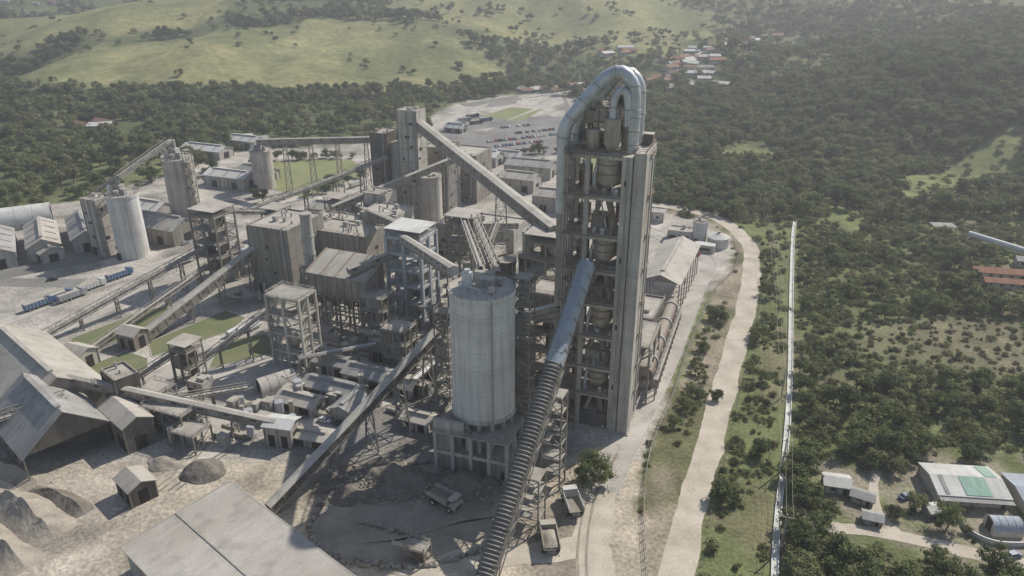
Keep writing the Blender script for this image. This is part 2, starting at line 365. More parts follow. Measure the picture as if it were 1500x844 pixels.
def gallery(name,p0,p1,w,hh,kind='box',mats=('siding','dust_roof'),bents=(.25,.5,.75),spl=.06,truss='steel',zb=0,extra=None):
    mb=MB();a=Vector(p0);b=Vector(p1);d=(b-a);L=d.length;d.normalize()
    px=Vector((0,0,1)).cross(d).normalized();up=d.cross(px)
    def P(t,x,z): return a+(b-a)*t+px*x+up*z
    seg=max(4,int(L/4))
    if kind in('box','arch'):
        if kind=='box': prof=[(-w/2,0),(w/2,0),(w/2,hh),(0,hh+.45),(-w/2,hh)]
        else: prof=[(-w/2,0),(w/2,0),(w/2,hh*.55)]+[(w/2*math.cos(k*math.pi/8),hh*.55+hh*.5*math.sin(k*math.pi/8)) for k in range(1,8)]+[(-w/2,hh*.55)]
        n=len(prof)
        for i in range(n):
            q,r=prof[i],prof[(i+1)%n]
            m_=mats[0] if (kind=='box' and i in(1,4,0)) else mats[1]
            mb.add([P(0,*q),P(1,*q),P(1,*r),P(0,*r)],[(3,2,1,0)],m_)
        mb.add([P(0,*q) for q in prof],[tuple(range(n))],mats[0]);mb.add([P(1,*q) for q in prof],[tuple(range(n-1,-1,-1))],mats[0])
        for i in range(seg+1):
            t=i/seg
            for s_ in(-1,1): mb.beam(P(t,s_*(w/2+.06),-.4),P(t,s_*(w/2+.06),hh),.18,.18,truss)
            if kind=='box' and i<seg and i%2==0:
                for s_ in(-1,1): mb.beam(P(t+.3/seg,s_*(w/2+.03),hh*.6),P(t+.7/seg,s_*(w/2+.03),hh*.6),.06,.5,'dark_opening')
        for s_ in(-1,1): mb.beam(P(0,s_*w/2,-.3),P(1,s_*w/2,-.3),.3,.5,truss)
    else:
        for s_ in(-1,1):
            mb.beam(P(0,s_*w/2,0),P(1,s_*w/2,0),.28,.3,truss);mb.beam(P(0,s_*w/2,hh),P(1,s_*w/2,hh),.22,.22,truss)
            for i in range(seg):
                t0,t1=i/seg,(i+1)/seg
                mb.beam(P(t0,s_*w/2,0),P(t0,s_*w/2,hh),.16,.16,truss)
                q=(0,hh) if i%2 else (hh,0)
                mb.beam(P(t0,s_*w/2,q[0]),P(t1,s_*w/2,q[1]),.14,.14,truss)
        mb.beam(P(0,0,.3),P(1,0,.3),w*.55,.3,mats[1])
        mb.beam(P(0,w*.38,.2),P(1,w*.38,.2),w*.2,.1,'cast_floor')
        if kind=='cover':
            n=8
            for k in range(n):
                q=(w*.33*math.cos(k*math.pi/n),.6+hh*.5*math.sin(k*math.pi/n));r=(w*.33*math.cos((k+1)*math.pi/n),.6+hh*.5*math.sin((k+1)*math.pi/n))
                mb.add([P(0,*q),P(1,*q),P(1,*r),P(0,*r)],[(3,2,1,0)],mats[1])
    for t in bents:
        c=P(t,0,-.3);bent(mb,c,px,zb,w*.45,spl,truss,d)
    if extra: extra(mb,P,L)
    return mb.make(name)
def silo(name,x,y,r,z1,m='concrete',z0=0,top=6,stair=None,hut=True,n=56):
    mb=MB();mb.at(x,y)
    mb.cyl(0,0,z0,z1,r,m,n=n,top='dust_roof')
    mb.cyl(0,0,z1-.9,z1+.25,r+.25,m,n=n,top='dust_roof')
    mb.ringrail(0,0,z1+.25,r,'steel_grey')
    if hut:
        mb.at(x,y,z1+.25,U(-30,10))
        mb.cb(-r*.2,r*.1,0,r*.6,r*.5,top*.5,'siding_pale','dust_roof');mb.cb(r*.4,-r*.2,0,r*.3,r*.3,top*.35,'steel_grey')
        mb.cyl(-r*.5,-r*.4,0,top*.55,r*.13,'galvanised',n=14);mb.cyl(r*.1,-r*.55,0,top*.3,r*.16,'siding_pale',n=14)
        mb.at(x,y,z1+.25+top*.5,-20);mb.cyl(-r*.2,r*.1,0,top*.45,r*.16,'steel_grey',n=12)
    mb.at(x,y,0,-20)
    if stair:
        a=math.radians(stair);mb.at(x+math.cos(a)*(r+1.7),y+math.sin(a)*(r+1.7),0,stair-90)
        frame(mb,3.2,3,z1+top*.6,max(3,int(z1/5)),'steel',cw=.25,nx=1,ny=1,equip=False,rail=False)
        stairs(mb,-1.3,1.3,.4,0,z1,2.6,'steel',.8)
    mb.at(x,y,0,0)
    mb.tube([(r*.6,-r*.82,z0),(r*.6,-r*.82,z1)],.22,'steel_grey',8)
    mb.at(x,y,0,-20);mb.cb(-r*.3,-r*.98,0,2.4,.8,3,'dark_opening')
    return mb.make(name,(x,y,0))
# ================================================================= TERRAIN
PLANT=[(29,60),(31,130),(33,154),(38,178),(50,207),(64,244),(83,288),(98,312),(106,334),(108,352),(102,375),(81,400),(72,480),(64,560),(62,680),(66,738),(40,775),(7,783),(-40,745),(-62,700),(-83,608),(-110,560),(-180,540),(-205,529),(-226,465),(-247,415),(-284,397),(-360,380),(-420,300),(-420,60)]
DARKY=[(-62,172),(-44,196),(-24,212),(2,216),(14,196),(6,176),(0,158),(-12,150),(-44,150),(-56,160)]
HYARD=[(74,138),(84,132),(160,128),(160,150),(146,176),(112,176),(100,166),(92,174),(80,170)]
R1=[(28,95),(33,118),(37,128),(44,148),(54,172),(65,200),(79,235),(95,275),(109,316),(116,348),(111,382),(97,399),(81,408),(60,418),(30,425)]
R2=[(24,160),(33,182),(48,216),(62,251),(77,290),(89,318),(86,336),(77,353),(60,380)]
SHR=[(50,186),(54,196),(61,214),(70,238),(77,256),(84,272)]
CH=[(150,378),(140,352),(113,275),(94,220),(80,182),(68,152),(60,130),(52,105)]
M1=[(-560,800),(-470,762),(-300,768),(-200,772),(-90,790),(0,900),(-20,960),(-135,1070),(-254,1120),(-357,1030),(-450,950),(-530,870)]
M2=[(-800,1130),(-765,1492),(-459,1201),(-380,1110),(-440,1020),(-560,950),(-700,920)]
M3=[(-215,1190),(-194,1518),(236,1520),(330,1250),(200,960),(120,930),(60,1040),(-60,1100)]
M4=[(232,458),(365,534),(325,463),(226,410)]
M5=[(480,1150),(560,1500),(980,1500),(860,1200),(640,1120)]
M6=[(130,505),(170,560),(205,520),(150,470)]
M7=[(150,395),(185,420),(205,395),(170,355)]
M8=[(250,340),(300,360),(320,320),(262,318)]
def gcol(x,y):
    n1=noise.noise(Vector((x/38,y/38,1.7)));n2=noise.noise(Vector((x/9,y/9,3.1)));n3=noise.noise(Vector((x/140,y/140,8.8)))
    if inp(x+n2*2,y+n1*2,PLANT):
        if y<172 and x>-140: c=(0.49,0.43,0.34) if x>-90 else (0.45,0.40,0.33)
        else: c=(0.45,0.42,0.37)
        f=1+.25*n1+.14*n2
        n4=noise.noise(Vector((x/17,y/17,12.2)));f*=1-.36*sm(.12,.4,n4)
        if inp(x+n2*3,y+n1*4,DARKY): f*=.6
        return tuple(v*f for v in c)
    if x>25 and x<118 and y<420 and dseg(x,y,R1)<14 and (x<dxr(y)):
        f=sm(-.2,.4,n1+n2*.7);a=(0.33,0.285,0.215);b=(0.16,0.16,0.085)
        return tuple(a[i]*(1-f)+b[i]*f for i in range(3))
    for M in (M1,M2,M3,M5):
        if inp(x+n1*22,y+n2*10,M):
            a=(0.30,0.29,0.14);b=(0.18,0.20,0.09);f=sm(-.35,.4,n3+n1*.9);return tuple(a[i]*(1-f)+b[i]*f for i in range(3))
    for M in (M4,M6,M7,M8):
        if inp(x+n1*15,y+n2*8,M): return (0.20,0.22,0.095)
    if inp(x+n2*2,y+n1*3,HYARD):
        f=sm(-.25,.3,n2+n1*.5);a=(0.30,0.265,0.205);b=(0.15,0.17,0.075)
        return tuple(a[i]*(1-f)+b[i]*f for i in range(3))
    if x>40 and y<520:
        if y<380 and x<cxr(y)+1: a=(0.17,0.195,0.085);b=(0.20,0.18,0.11)
        else: a=(0.15,0.17,0.075);b=(0.22,0.195,0.13)
        f=sm(.0,.4,n1+.5*n2)*.75
        d=math.hypot((x-178)/56,(y-238)/30);f=max(f,(1-sm(.5,1.15,d+n1*.5))*.8)
        return tuple(a[i]*(1-f)+b[i]*f for i in range(3))
    f=sm(0,.4,n3+n1*.3);a=(0.11,0.13,0.06);b=(0.18,0.195,0.095)
    return tuple(a[i]*(1-f)+b[i]*f for i in range(3))
def dxr(y):
    for (ax,ay),(bx,by) in zip(R1,R1[1:]):
        if ay<=y<=by: return ax+(bx-ax)*(y-ay)/(by-ay)
    return 120
def cxr(y):
    for (bx,by),(ax,ay) in zip(CH,CH[1:]):
        if ay<=y<=by: return ax+(bx-ax)*(y-ay)/(by-ay)
    return 50
def axis(lo,hi,s,ext_lo,ext_hi):
    a=[];v=lo;st=s
    while v>ext_lo: st*=1.13;v-=st;a.append(v)
    a=a[::-1];v=lo
    while v<hi: a.append(v);v+=s
    a.append(hi);st=s;v=hi
    while v<ext_hi: st*=1.08;v+=st;a.append(v)
    return a
xs=axis(-330,330,3.0,-7000,7000);ys=axis(90,480,3.0,-1500,9000)
nx,ny=len(xs),len(ys)
vs=[(x,y,h(x,y)) for y in ys for x in xs]
fs=[(j*nx+i,j*nx+i+1,(j+1)*nx+i+1,(j+1)*nx+i) for j in range(ny-1) for i in range(nx-1)]
me=bpy.data.meshes.new('ground');me.from_pydata(vs,[],fs)
me.polygons.foreach_set('use_smooth',[True]*len(fs))
ca=me.color_attributes.new('Col','FLOAT_COLOR','POINT');dat=[]
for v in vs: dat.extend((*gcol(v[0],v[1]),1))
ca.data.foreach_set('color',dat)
gr=bpy.data.objects.new('ground',me);S.collection.objects.link(gr)
gm=bpy.data.materials.new('ground_mix');gm.use_nodes=True;nt=gm.node_tree;N=nt.nodes;L=nt.links
b=N['Principled BSDF'];b.inputs['Roughness'].default_value=.95;b.inputs['Specular IOR Level'].default_value=.1
at=N.new('ShaderNodeAttribute');at.attribute_name='Col';geo=N.new('ShaderNodeNewGeometry')
def gn(sc,a,bb,lo,hi):
    n=N.new('ShaderNodeTexNoise');n.inputs['Scale'].default_value=sc;n.inputs['Detail'].default_value=8;L.new(geo.outputs['Position'],n.inputs['Vector'])
    r=N.new('ShaderNodeMapRange');r.inputs['From Min'].default_value=a;r.inputs['From Max'].default_value=bb;r.inputs['To Min'].default_value=lo;r.inputs['To Max'].default_value=hi
    L.new(n.outputs['Fac'],r.inputs['Value']);return r.outputs[0],n
a1,_=gn(.12,.3,.7,.76,1.2);a2,nn=gn(.9,.3,.7,.7,1.26);a3,_=gn(.03,.3,.7,.82,1.14)
mu=N.new('ShaderNodeMath');mu.operation='MULTIPLY';L.new(a1,mu.inputs[0]);L.new(a2,mu.inputs[1])
mu2=N.new('ShaderNodeMath');mu2.operation='MULTIPLY';L.new(mu.outputs[0],mu2.inputs[0]);L.new(a3,mu2.inputs[1])
sc=N.new('ShaderNodeVectorMath');sc.operation='SCALE';L.new(at.outputs['Color'],sc.inputs[0]);L.new(mu2.outputs[0],sc.inputs['Scale']);L.new(sc.outputs[0],b.inputs['Base Color'])
bp=N.new('ShaderNodeBump');bp.inputs['Strength'].default_value=.6;bp.inputs['Distance'].default_value=.6;L.new(nn.outputs['Fac'],bp.inputs['Height']);L.new(bp.outputs[0],b.inputs['Normal'])
me.materials.append(gm)
# ---------------------------------------------------------------- sheets and strips
def spline(pts,step=4):
    P=[Vector((*p,0)[:3]) for p in pts];out=[]
    for i in range(len(P)-1):
        p0=P[max(i-1,0)];p1=P[i];p2=P[i+1];p3=P[min(i+2,len(P)-1)]
        n=max(2,int((p2-p1).length/step))
        for k in range(n):
            t=k/n;out.append(.5*((2*p1)+(p2-p0)*t+(2*p0-5*p1+4*p2-p3)*t*t+(3*p1-p0-3*p2+p3)*t*t*t))
    out.append(P[-1]);return out
def strip(name,pts,w,dz,m,kerb=False,wob=0,line=None):
    q=spline(pts,2.5 if wob else 4);mb=MB();vs=[];fs=[];nr=5;K=[[],[]]
    for i,p in enumerate(q):
        d=(q[min(i+1,len(q)-1)]-q[max(i-1,0)]).normalized();n=Vector((-d.y,d.x,0))
        wl=w*(1+wob*noise.noise(Vector((i*.25,w,0)))+wob*.5*noise.noise(Vector((i*.9,w,4))));wr=w*(1+wob*noise.noise(Vector((i*.25,w,9)))+wob*.5*noise.noise(Vector((i*.9,w,14))))
        for k in range(nr):
            t=k/(nr-1)-.5;c=p+n*(wl if t<0 else wr)*t;vs.append((c.x,c.y,h(c.x,c.y)+dz))
        for s_,t in((0,-.5),(1,.5)):
            c=p+n*(w*t+(.1 if t>0 else -.1));K[s_].append(Vector((c.x,c.y,h(c.x,c.y)+.07)))
    for i in range(len(q)-1):
        for k in range(nr-1):
            a=i*nr+k;fs.append((a+nr,a+nr+1,a+1,a))
    mb.add(vs,fs,m)
    if kerb:
        for s_ in K:
            for a,b in zip(s_,s_[1:]): mb.beam(a,b,.25,.2,'kerb')
    if line:
        for i in range(0,len(q)-1,2 if line=='dash' else 1):
            a,b=q[i],q[i+1];mb.beam((a.x,a.y,h(a.x,a.y)+dz+.006),(b.x,b.y,h(b.x,b.y)+dz+.006),.25,.01,'road_paint')
    return mb.make(name)
def sheet(name,pts,dz,m,kerb=False):
    mb=MB()
    ar=sum(pts[i][0]*pts[(i+1)%len(pts)][1]-pts[(i+1)%len(pts)][0]*pts[i][1] for i in range(len(pts)))
    if ar<0: pts=pts[::-1]
    mb.add([(x,y,h(x,y)+dz) for x,y in pts],[tuple(range(len(pts)))],m)
    if kerb:
        for a,b in zip(pts,pts[1:]+pts[:1]): mb.beam((*a,.07),(*b,.07),.3,.2,'kerb')
    return mb.make(name)
strip('dirt_road',R1,7.6,.06,'dirt_road',wob=.22)
strip('service_road',R2,8.5,.05,'road_pale',kerb=True)
strip('plant_road',[(-230,200),(-198,259),(-182,290),(-152,332),(-116,400),(-83,465),(-66,540),(-62,621),(-40,680),(-7,741),(30,760),(90,790),(140,830)],9,.05,'road_pale',kerb=True,line='dash')
strip('plant_road',[(-190,205),(-179,229),(-167,262),(-148,299),(-134,325),(-112,350),(-80,370),(-40,420),(-10,480)],7,.054,'road_pale',kerb=True)
strip('plant_road',[(-240,300),(-215,298),(-186,297)],9,.062,'asphalt')
strip('plant_road',[(-112,206),(-92,232),(-75,262),(-62,300)],7,.058,'road_pale')
strip('plant_road',[(-64,178),(-40,186),(-22,200),(-10,230),(0,270)],8,.05,'asphalt')
strip('village_street',[(140,830),(190,850),(210,900),(260,950),(330,1040)],8,.5,'road_pale')
strip('dirt_track',[(72,150),(80,146),(95,143),(112,136),(130,132),(160,130)],4,.06,'dirt_road',wob=.5)
strip('dirt_track',[(95,143),(93,152),(98,165),(104,172)],2.5,.066,'dirt_road',wob=.6)
strip('haul_road',[(24,95),(20,125),(20,145),(25,165),(33,185)],9,.045,'dirt_road',wob=.35)
strip('haul_road',[(20,140),(5,137),(-12,135),(-26,126),(-34,112)],7,.04,'dirt_road',wob=.4)
strip('drainage_channel',CH,1.2,.09,'channel_bed')
mb=MB();q=spline(CH)
for s_ in(-1,1):
    pr=None
    for i,p in enumerate(q):
        d=(q[min(i+1,len(q)-1)]-q[max(i-1,0)]).normalized();n=Vector((-d.y,d.x,0));c=p+n*s_*.72;c.z=h(c.x,c.y)+.3
        if pr: mb.beam(pr,c,.25,.6,'channel_wall')
        pr=c
mb.make('channel_wall')
for pts in ([(-146,270),(-131,277),(-140,246),(-158,236),(-163,246)],[(-133,243),(-114,270),(-104,263),(-106,252),(-127,232)],[(-107,243),(-92,250),(-82,236),(-104,224)],[(-146,226),(-138,236),(-128,231),(-124,222),(-136,214),(-143,217)]):
    sheet('lawn',pts,.085,'lawn',kerb=True)
sheet('grass_field',[(-192,485),(-165,505),(-112,512),(-93,474),(-121,421),(-146,440)],.085,'field_grass')
sheet('grass_field',[(-30,655),(-2,700),(28,690),(8,640)],.075,'field_grass')
sheet('grass_field',[(36,440),(52,450),(60,520),(40,515)],.055,'field_grass')
sheet('yard_paving',[(-130,207),(-62,178),(-44,198),(-22,214),(-20,260),(-60,300),(-100,262)],.03,'road_pale')
sheet('yard_paving',[(-225,300),(-150,350),(-140,372),(-185,395),(-250,350)],.03,'asphalt')
sheet('car_park',[(-70,570),(-50,720),(10,770),(52,740),(55,650),(52,530),(5,512),(-50,520)],.035,'asphalt')
sheet('paved_lot',[(-60,612),(-45,690),(-5,748),(38,712),(-5,640),(-20,600)],.06,'road_pale')
mb=MB()
for i in range(14):
    for (x0,y0) in((-12,545),(12,575)):
        a=math.radians(25);dx,dy=math.cos(a),math.sin(a);x=x0+i*2.9*dx;y=y0+i*2.9*dy
        mb.beam((x,y,.05),(x-dy*5,y+dx*5,.05),.15,.012,'road_paint')
mb.make('parking_bay_marking')
# ================================================================= PREHEATER TOWER
mb=MB();TX,TY,TR=26,195,-20
mb.at(TX,TY,0,TR)
lv=[0,12,21,31,41,51,61,72,83]
C='concrete'
mb.box(4.6,7.3,-6.8,-3.4,0,83,C);mb.box(7.3,7.7,-6.2,-4,0,83,'concrete_dark')
mb.box(7.7,10.8,-6.8,6.8,0,84.2,C)
mb.box(4.6,7.7,3.6,6.6,0,83,C)
for x in(-10.1,-4.5):
    mb.cb(x,-6.1,0,1.2,1.3,83,C)
for x in(-10.1,-4.2,1.8): mb.cb(x,6.1,0,1.2,1.3,83,C)
mb.cb(-10.1,0,0,1.3,1.3,83,C)
for i,z in enumerate(lv[1:]):
    mb.box(-10.6,4.58,-6.55,6.5,z,z+.45,'cast_floor')
    mb.box(-10.7,4.59,-6.85,-6.3,z-1.0,z-.01,C);mb.box(-10.7,4.59,6.2,6.75,z-1.1,z-.01,C)
    mb.box(-10.75,-10,-6.2,6.1,z-1.1,z-.02,C)
    mb.rail([(-10.5,6.4,z+.45),(-10.5,-6.6,z+.45),(4.3,-6.6,z+.45)],'steel_rust',t=.13)
    mb.box(-10.9,4.6,-7.3,-6.86,z-.05,z+.12,'steel_rust')
    z0=lv[i];H=z-z0
    if i in(2,4,6): 
        zz=z0+H*.5
        mb.box(-4,4.5,-5.8,-4.8,zz-.12,zz,'steel_rust')
        mb.rail([(-3.8,-5.8,zz),(4.4,-5.8,zz)],'steel_rust',t=.1)
        mb.beam((-3.9,-6.2,z0+.5),(4.5,-6.2,z-1.2),.3,.3,'steel_rust')
    if i in(0,4): mb.box(-9.4,1.2,5.9,6.15,z0+.5,z-1.1,'siding_dark')
    elif i%2: mb.box(-4,1.2,5.9,6.15,z0+.5,z-3.1,'concrete_dark')
    if i in(1,3,5,7):
        mb.tube([(0.2,-2.6,z0+.6),(0.2,-2.6,z0+3.6),(0.2,-2.6,z-1.2)],[.8,3.2,3.2],'vessel',28)
        for q in(.5,.72): mb.tube([(0.2,-2.6,z0+H*q),(0.2,-2.6,z0+H*q+.3)],3.35,'steel_rust',28)
        mb.tube([(3.9,1.5,z0),(3.9,1.5,z)],1.0,'vessel',14)
        mb.tube([(-3.2,-4.6,z0+.4),(-3.0,-4.4,z0+H*.5),(-2,-3.6,z-1.4)],.5,'galvanised',12)
    else:
        mb.cb(-1.4,-2.2,z0+.5,4.2,4,H*.42,random.choice(['siding','siding_pale']))
        mb.tube([(2.6,-3.8,z0+.5),(1.6,-3,z0+H*.6),(.2,-2.6,z)],.95,'vessel',14)
        mb.tube([(-2.6,-4.4,z0+H*.45),(-1.2,-3.6,z0+H*.8),(-.4,-2.8,z)],.6,'vessel',12)
        mb.tube([(3.6,-5,z0),(3.6,-5,z)],.4,'rust_drum',12)
    mb.cb(-7,2,z0+.5,3,3,H*.5,'siding_dark')
    for k in range(5): mb.cb(U(-3.4,4),U(-5.9,-5.2),z0+.46,U(.4,1.2),U(.4,1),U(.5,1.8),random.choice(['steel_grey','steel_rust','siding','paint_white']))
    mb.tube([(U(-3.8,4),-5.2,z0+.5),(U(-3.8,4),-4.6,z-1)],.22,random.choice(['galvanised','steel_rust']),8)
    if i%2: mb.cb(5.8,-6.83,z0+H*.3,.8,.1,1.5,'dark_opening')
    mb.box(10.82,11.6,-2,3,z-.2,z,'steel_rust');mb.rail([(11.6,-2,z),(11.6,3,z)],'steel_rust',t=.1)
stairs(mb,-9,-5.4,-7.4,0,84,3.45,'steel_rust',1.0)
for x in(-9.6,-4.9): mb.cb(x,-8.9,0,.25,.25,84,'steel_rust')
for z in range(4,84,4): mb.box(-9.7,-4.8,-9,-8.85,z,z+.15,'steel_rust')
mb.tube([(-11.6,-5,34),(-11.6,-5,84)],1.35,'vessel',20)
for z in range(36,84,6): mb.tube([(-11.6,-5,z),(-11.6,-5,z+.35)],1.55,'steel_grey',20)
mb.tube([(-11.6,-5,34.2),(-11.6,-5,31),(-10,-4,27),(-6,-3,25)],[1.35,1.3,1.1,1.0],'vessel',16)
for y in(-1,2.5): mb.tube([(11.3,y,5),(11.3,y,82)],.22,'steel_grey',8)
mb.tube([(6.1,-7.05,3),(6.1,-7.05,83)],.14,'steel_grey',6)
# top deck
mb.rail([(4.4,-6.6,83.2),(10.6,-6.6,84.3),(10.6,6.6,84.3),(-10.5,6.4,83.5)],'steel_rust',t=.11)
frame_M=mb.M.copy()
mb.M=frame_M@Matrix.Translation((-1,1,83.4))
frame(mb,11,9,11,3,'steel_rust',cw=.4,nx=3,ny=2,equip=True,fill=.8)
mb.M=frame_M
mb.tube([(5.2,-1,83),(5.2,-1,94)],2.1,'galvanised',28)
for z in(85,88.5,92): mb.tube([(5.2,-1,z),(5.2,-1,z+.3)],2.25,'steel_grey',28)
mb.tube([(1,-4,83.4),(1,-4,85.5),(1,-4,92)],[1,2.1,2.1],'vessel',24)
mb.tube([(-4,-4,83.4),(-4,-4,84.5),(-4,-4,89)],[.8,1.8,1.8],'vessel',20)
mb.cb(-7.5,2,83.5,4,5,4,'siding','dust_roof');mb.cb(8.9,4,84.2,3,3,3,'siding_dark','dust_roof')
mb.cb(2,3,94.6,5,4,2.5,'siding_dark','steel_rust')
def duct(pts,r,m='galvanised'):
    q=spline(pts,1.2);mb.tube(q,r,m,22)
    for i in range(2,len(q)-1,4):
        d=(q[i+1]-q[i]).normalized();mb.tube([q[i]-d*.15,q[i]+d*.15],r+.13,'steel_grey',22)
duct([(-11.6,-5,84),(-11.4,-5,88),(-9.8,-4.6,91.5),(-3.6,-2.8,99.6),(-1,-1.8,102.2),(2,-1.2,103),(4.5,-1,100.8),(5.4,-1,97),(5.3,-1,93.5)],1.75)
duct([(-9.5,0,84),(-9.3,0,88),(-7.6,0.3,91.5),(-1.4,1.6,99.4),(1,2.2,101.9),(3.6,2.5,102.2),(5.6,2.6,99.8),(6.2,2.6,96),(6.2,2.6,85)],1.6)
duct([(0.8,-3.8,92),(.9,-3.6,96),(2.0,-3.2,98.8),(3.6,-3,98.4),(4.3,-2.8,95.5),(4.3,-2.8,90)],.95)
mb.tube([(-11.6,-5,66),(-11.6,-5,84.5)],1.6,'galvanised',20)
mb.tube([(-2,4,94),(-2,4,99)],.3,'steel_grey',8)
for x,z in((-6,95),(3,97.5)): mb.beam((x,-1,84),(x+.5,-1,z),.35,.35,'steel_rust');mb.beam((x,2,84),(x+.5,2,z),.35,.35,'steel_rust')
mb.box(-10.9,11.2,-7.2,7.2,0,.5,'concrete')
mb.box(-9.9,4.2,-6.0,-5.6,.5,5,'siding_dark')
mb.make('preheater_tower',(TX,TY,0))
# ================================================================= CENTRAL SILO
mb=MB();sx,sy=-7.7,175.5
mb.at(sx,sy,0,-20)
mb.cyl(0,0,16,52,8.5,'concrete_pale',n=72,top='dust_roof')
mb.cyl(0,0,50.9,52.3,8.75,'concrete_pale',n=72,top='dust_roof')
mb.cyl(0,0,15.8,16.8,8.8,'concrete',n=72)
mb.ringrail(0,0,52.3,8.5,'steel_grey')
mb.cyl(0,0,0,16,6.5,'concrete_dark')
for k in range(14):
    a=2*math.pi*k/14;mb.cb(7.7*math.cos(a),7.7*math.sin(a),0,1,1,16,'concrete')
mb.cb(-3.6,-1,52.3,2.2,2,3.8,'paint_white');mb.cb(-3.6,-1,56.1,1.3,1.3,.9,'galvanised');mb.cb(1,1,52.3,4,3,2.2,'siding_pale','dust_roof')
mb.cb(-1,4.5,52.3,5,2.5,2.4,'siding_pale','dust_roof');mb.cyl(4,-3.5,52.3,54,.9,'siding_pale',n=14);mb.cyl(-5,3,52.3,55,.6,'galvanised',n=12)
mb.cb(3.5,3.3,52.3,1.6,1.6,1.5,'steel_grey');mb.tube([(-2,-4,52.4),(-2,-4,53.6),(1.5,-5,53.6),(1.5,-5,52.4)],.3,'galvanised',8)
for k in range(9): mb.cb(U(-6,6),U(-5,5),52.3,U(.3,1),U(.3,1),U(.3,1.1),random.choice(['steel_grey','paint_white','steel_rust']))
mb.tube([(5.4,-6.9,16),(5.4,-6.9,52)],.2,'steel_grey',8)
mb.at(sx-.5,sy-1,0,-18)
mb.box(-10.8,10.8,-9.8,9,12.6,13.1,'cast_floor');mb.rail([(-10.7,8.9,13.1),(-10.7,-9.7,13.1),(10.7,-9.7,13.1),(10.7,8.9,13.1)],'steel')
mb.box(-10.6,-2,-9.4,-8.3,13.1,16.6,'concrete','dust_roof')
for x in(-10.2,-5.2,0,5.2,10.2):
    for y in(-9.2,-3,3,8.4): mb.cb(x,y,0,.9,.9,12.6,'concrete')
mb.box(-10.5,10.5,-9.5,-9.2,6,7,'concrete');mb.box(-10.5,10.5,-9.3,8.6,6.1,6.4,'cast_floor')
mb.box(-9.7,-5.7,-8.9,-8.6,7,12,'siding');mb.box(.5,4.7,-8.9,-8.6,.2,5.9,'siding_dark');mb.box(-10,-.5,-8.9,-8.7,0,5.6,'concrete_dark')
mb.box(5.6,15.5,-9,-1,0,7.5,'concrete_dark','dust_roof');mb.rail([(5.6,-9,7.5),(15.5,-9,7.5),(15.5,-1,7.5)],'steel')
mb.cb(12.8,-9.05,3.8,2,.1,1.4,'dark_opening');mb.cb(9.5,-9.05,.2,2.4,.1,3.2,'dark_opening')
for k in range(12): mb.cb(U(-9,9),U(-8.5,-8),13.1,U(.4,1.4),U(.4,1),U(.4,1.6),random.choice(['steel_grey','steel_rust','siding_pale']))
mb.at(3.2,178.5,0,-20);frame(mb,4.4,4.4,54,14,'steel',cw=.32,nx=1,ny=1,equip=True,fill=.3)
stairs(mb,-1.9,1.9,-1.2,0,53,1.9,'steel',.8)
mb.at(-19,187,0,-20);frame(mb,4.2,4,40,9,'steel',cw=.32,nx=1,ny=1,fill=.4)
stairs(mb,-1.8,1.8,-1,0,39,2.2,'steel',.8)
mb.make('blending_silo',(sx,sy,0))
# ================================================================= main conveyors
def ribs(mb,P,L):
    n=int(L/1.0)
    for i in range(n):
        t=i/n
        for k in range(8):
            a0,a1=math.pi*k/8,math.pi*(k+1)/8;w=4.2;hh=3.2
            mb.beam(P(t,w/2*math.cos(a0),hh*.5+hh*.56*math.sin(a0)),P(t,w/2*math.cos(a1),hh*.5+hh*.56*math.sin(a1)),.55,.14,'gallery_ribs')
    m=int(L/3.2)
    for s_ in(-1,1):
        mb.beam(P(0,s_*2.3,-1.9),P(1,s_*2.0,-1.9),.25,.25,'steel')
        for i in range(m): mb.beam(P(i/m,s_*2.1,-.3 if i%2 else -1.9),P((i+1)/m,s_*2.1,-1.9 if i%2 else -.3),.18,.18,'steel')
def seams(mb,P,L):
    for i in range(int(L/3)):
        t=i*3/L
        for k in range(8):
            a0,a1=math.pi*k/8,math.pi*(k+1)/8;w=4.0;hh=3.2
            mb.beam(P(t,w/2*math.cos(a0),hh*.55+hh*.505*math.sin(a0)),P(t,w/2*math.cos(a1),hh*.55+hh*.505*math.sin(a1)),.12,.08,'steel_blue')
    mb.beam(P(0,2.5,.3),P(1,2.5,.3),.9,.1,'steel');mb.beam(P(0,2.9,1.3),P(1,2.9,1.3),.08,.08,'steel')
pA=Vector((-7.5,124,-1.5));pC=Vector((20.3,186.5,53.5));pB=pA.lerp(pC,.66)
gallery('inclined_conveyor_gallery',pA,pB,4,3.2,'arch',('gallery_skin','gallery_skin'),bents=(),extra=ribs)
gallery('inclined_conveyor_gallery',pB,pC,4,3.2,'arch',('gallery_blue','gallery_blue'),bents=(),extra=seams)
mb=MB()
mb.at(4.5,147.5,0,-22);frame(mb,6,5,15.5,4,'steel',cw=.35,nx=1,ny=1,equip=False,rail=False)
mb.at(11,163,0,-22);frame(mb,5,4.5,28.5,6,'steel',cw=.4,nx=1,ny=1,equip=False,rail=False)
mb.make('conveyor_trestle')
gallery('conveyor_gallery',(-61,151,1),(-19,204,27.5),2.8,2.2,'box',('siding_dark','dust_roof'),bents=(.3,.5,.68,.85),spl=.1)
gallery('conveyor_gallery',(-134,196,12),(-68,181.5,5.5),2.4,2.0,'box',('siding','dust_roof'),bents=(.2,.42,.62,.8),spl=.12)
gallery('conveyor_gallery',(-134,245,1),(-101,297,20),3.9,3.0,'box',('siding','dust_roof'),bents=(.3,.55,.8))
gallery('lattice_conveyor',(-171,242,2),(-129,300,16),2.8,2.2,'cover',('siding','steel_grey'),bents=(.2,.4,.6,.8))
gallery('lattice_conveyor',(-108,219,2),(-80,238,19),2.4,1.8,'cover',('siding','steel_grey'),bents=(.3,.6,.85))
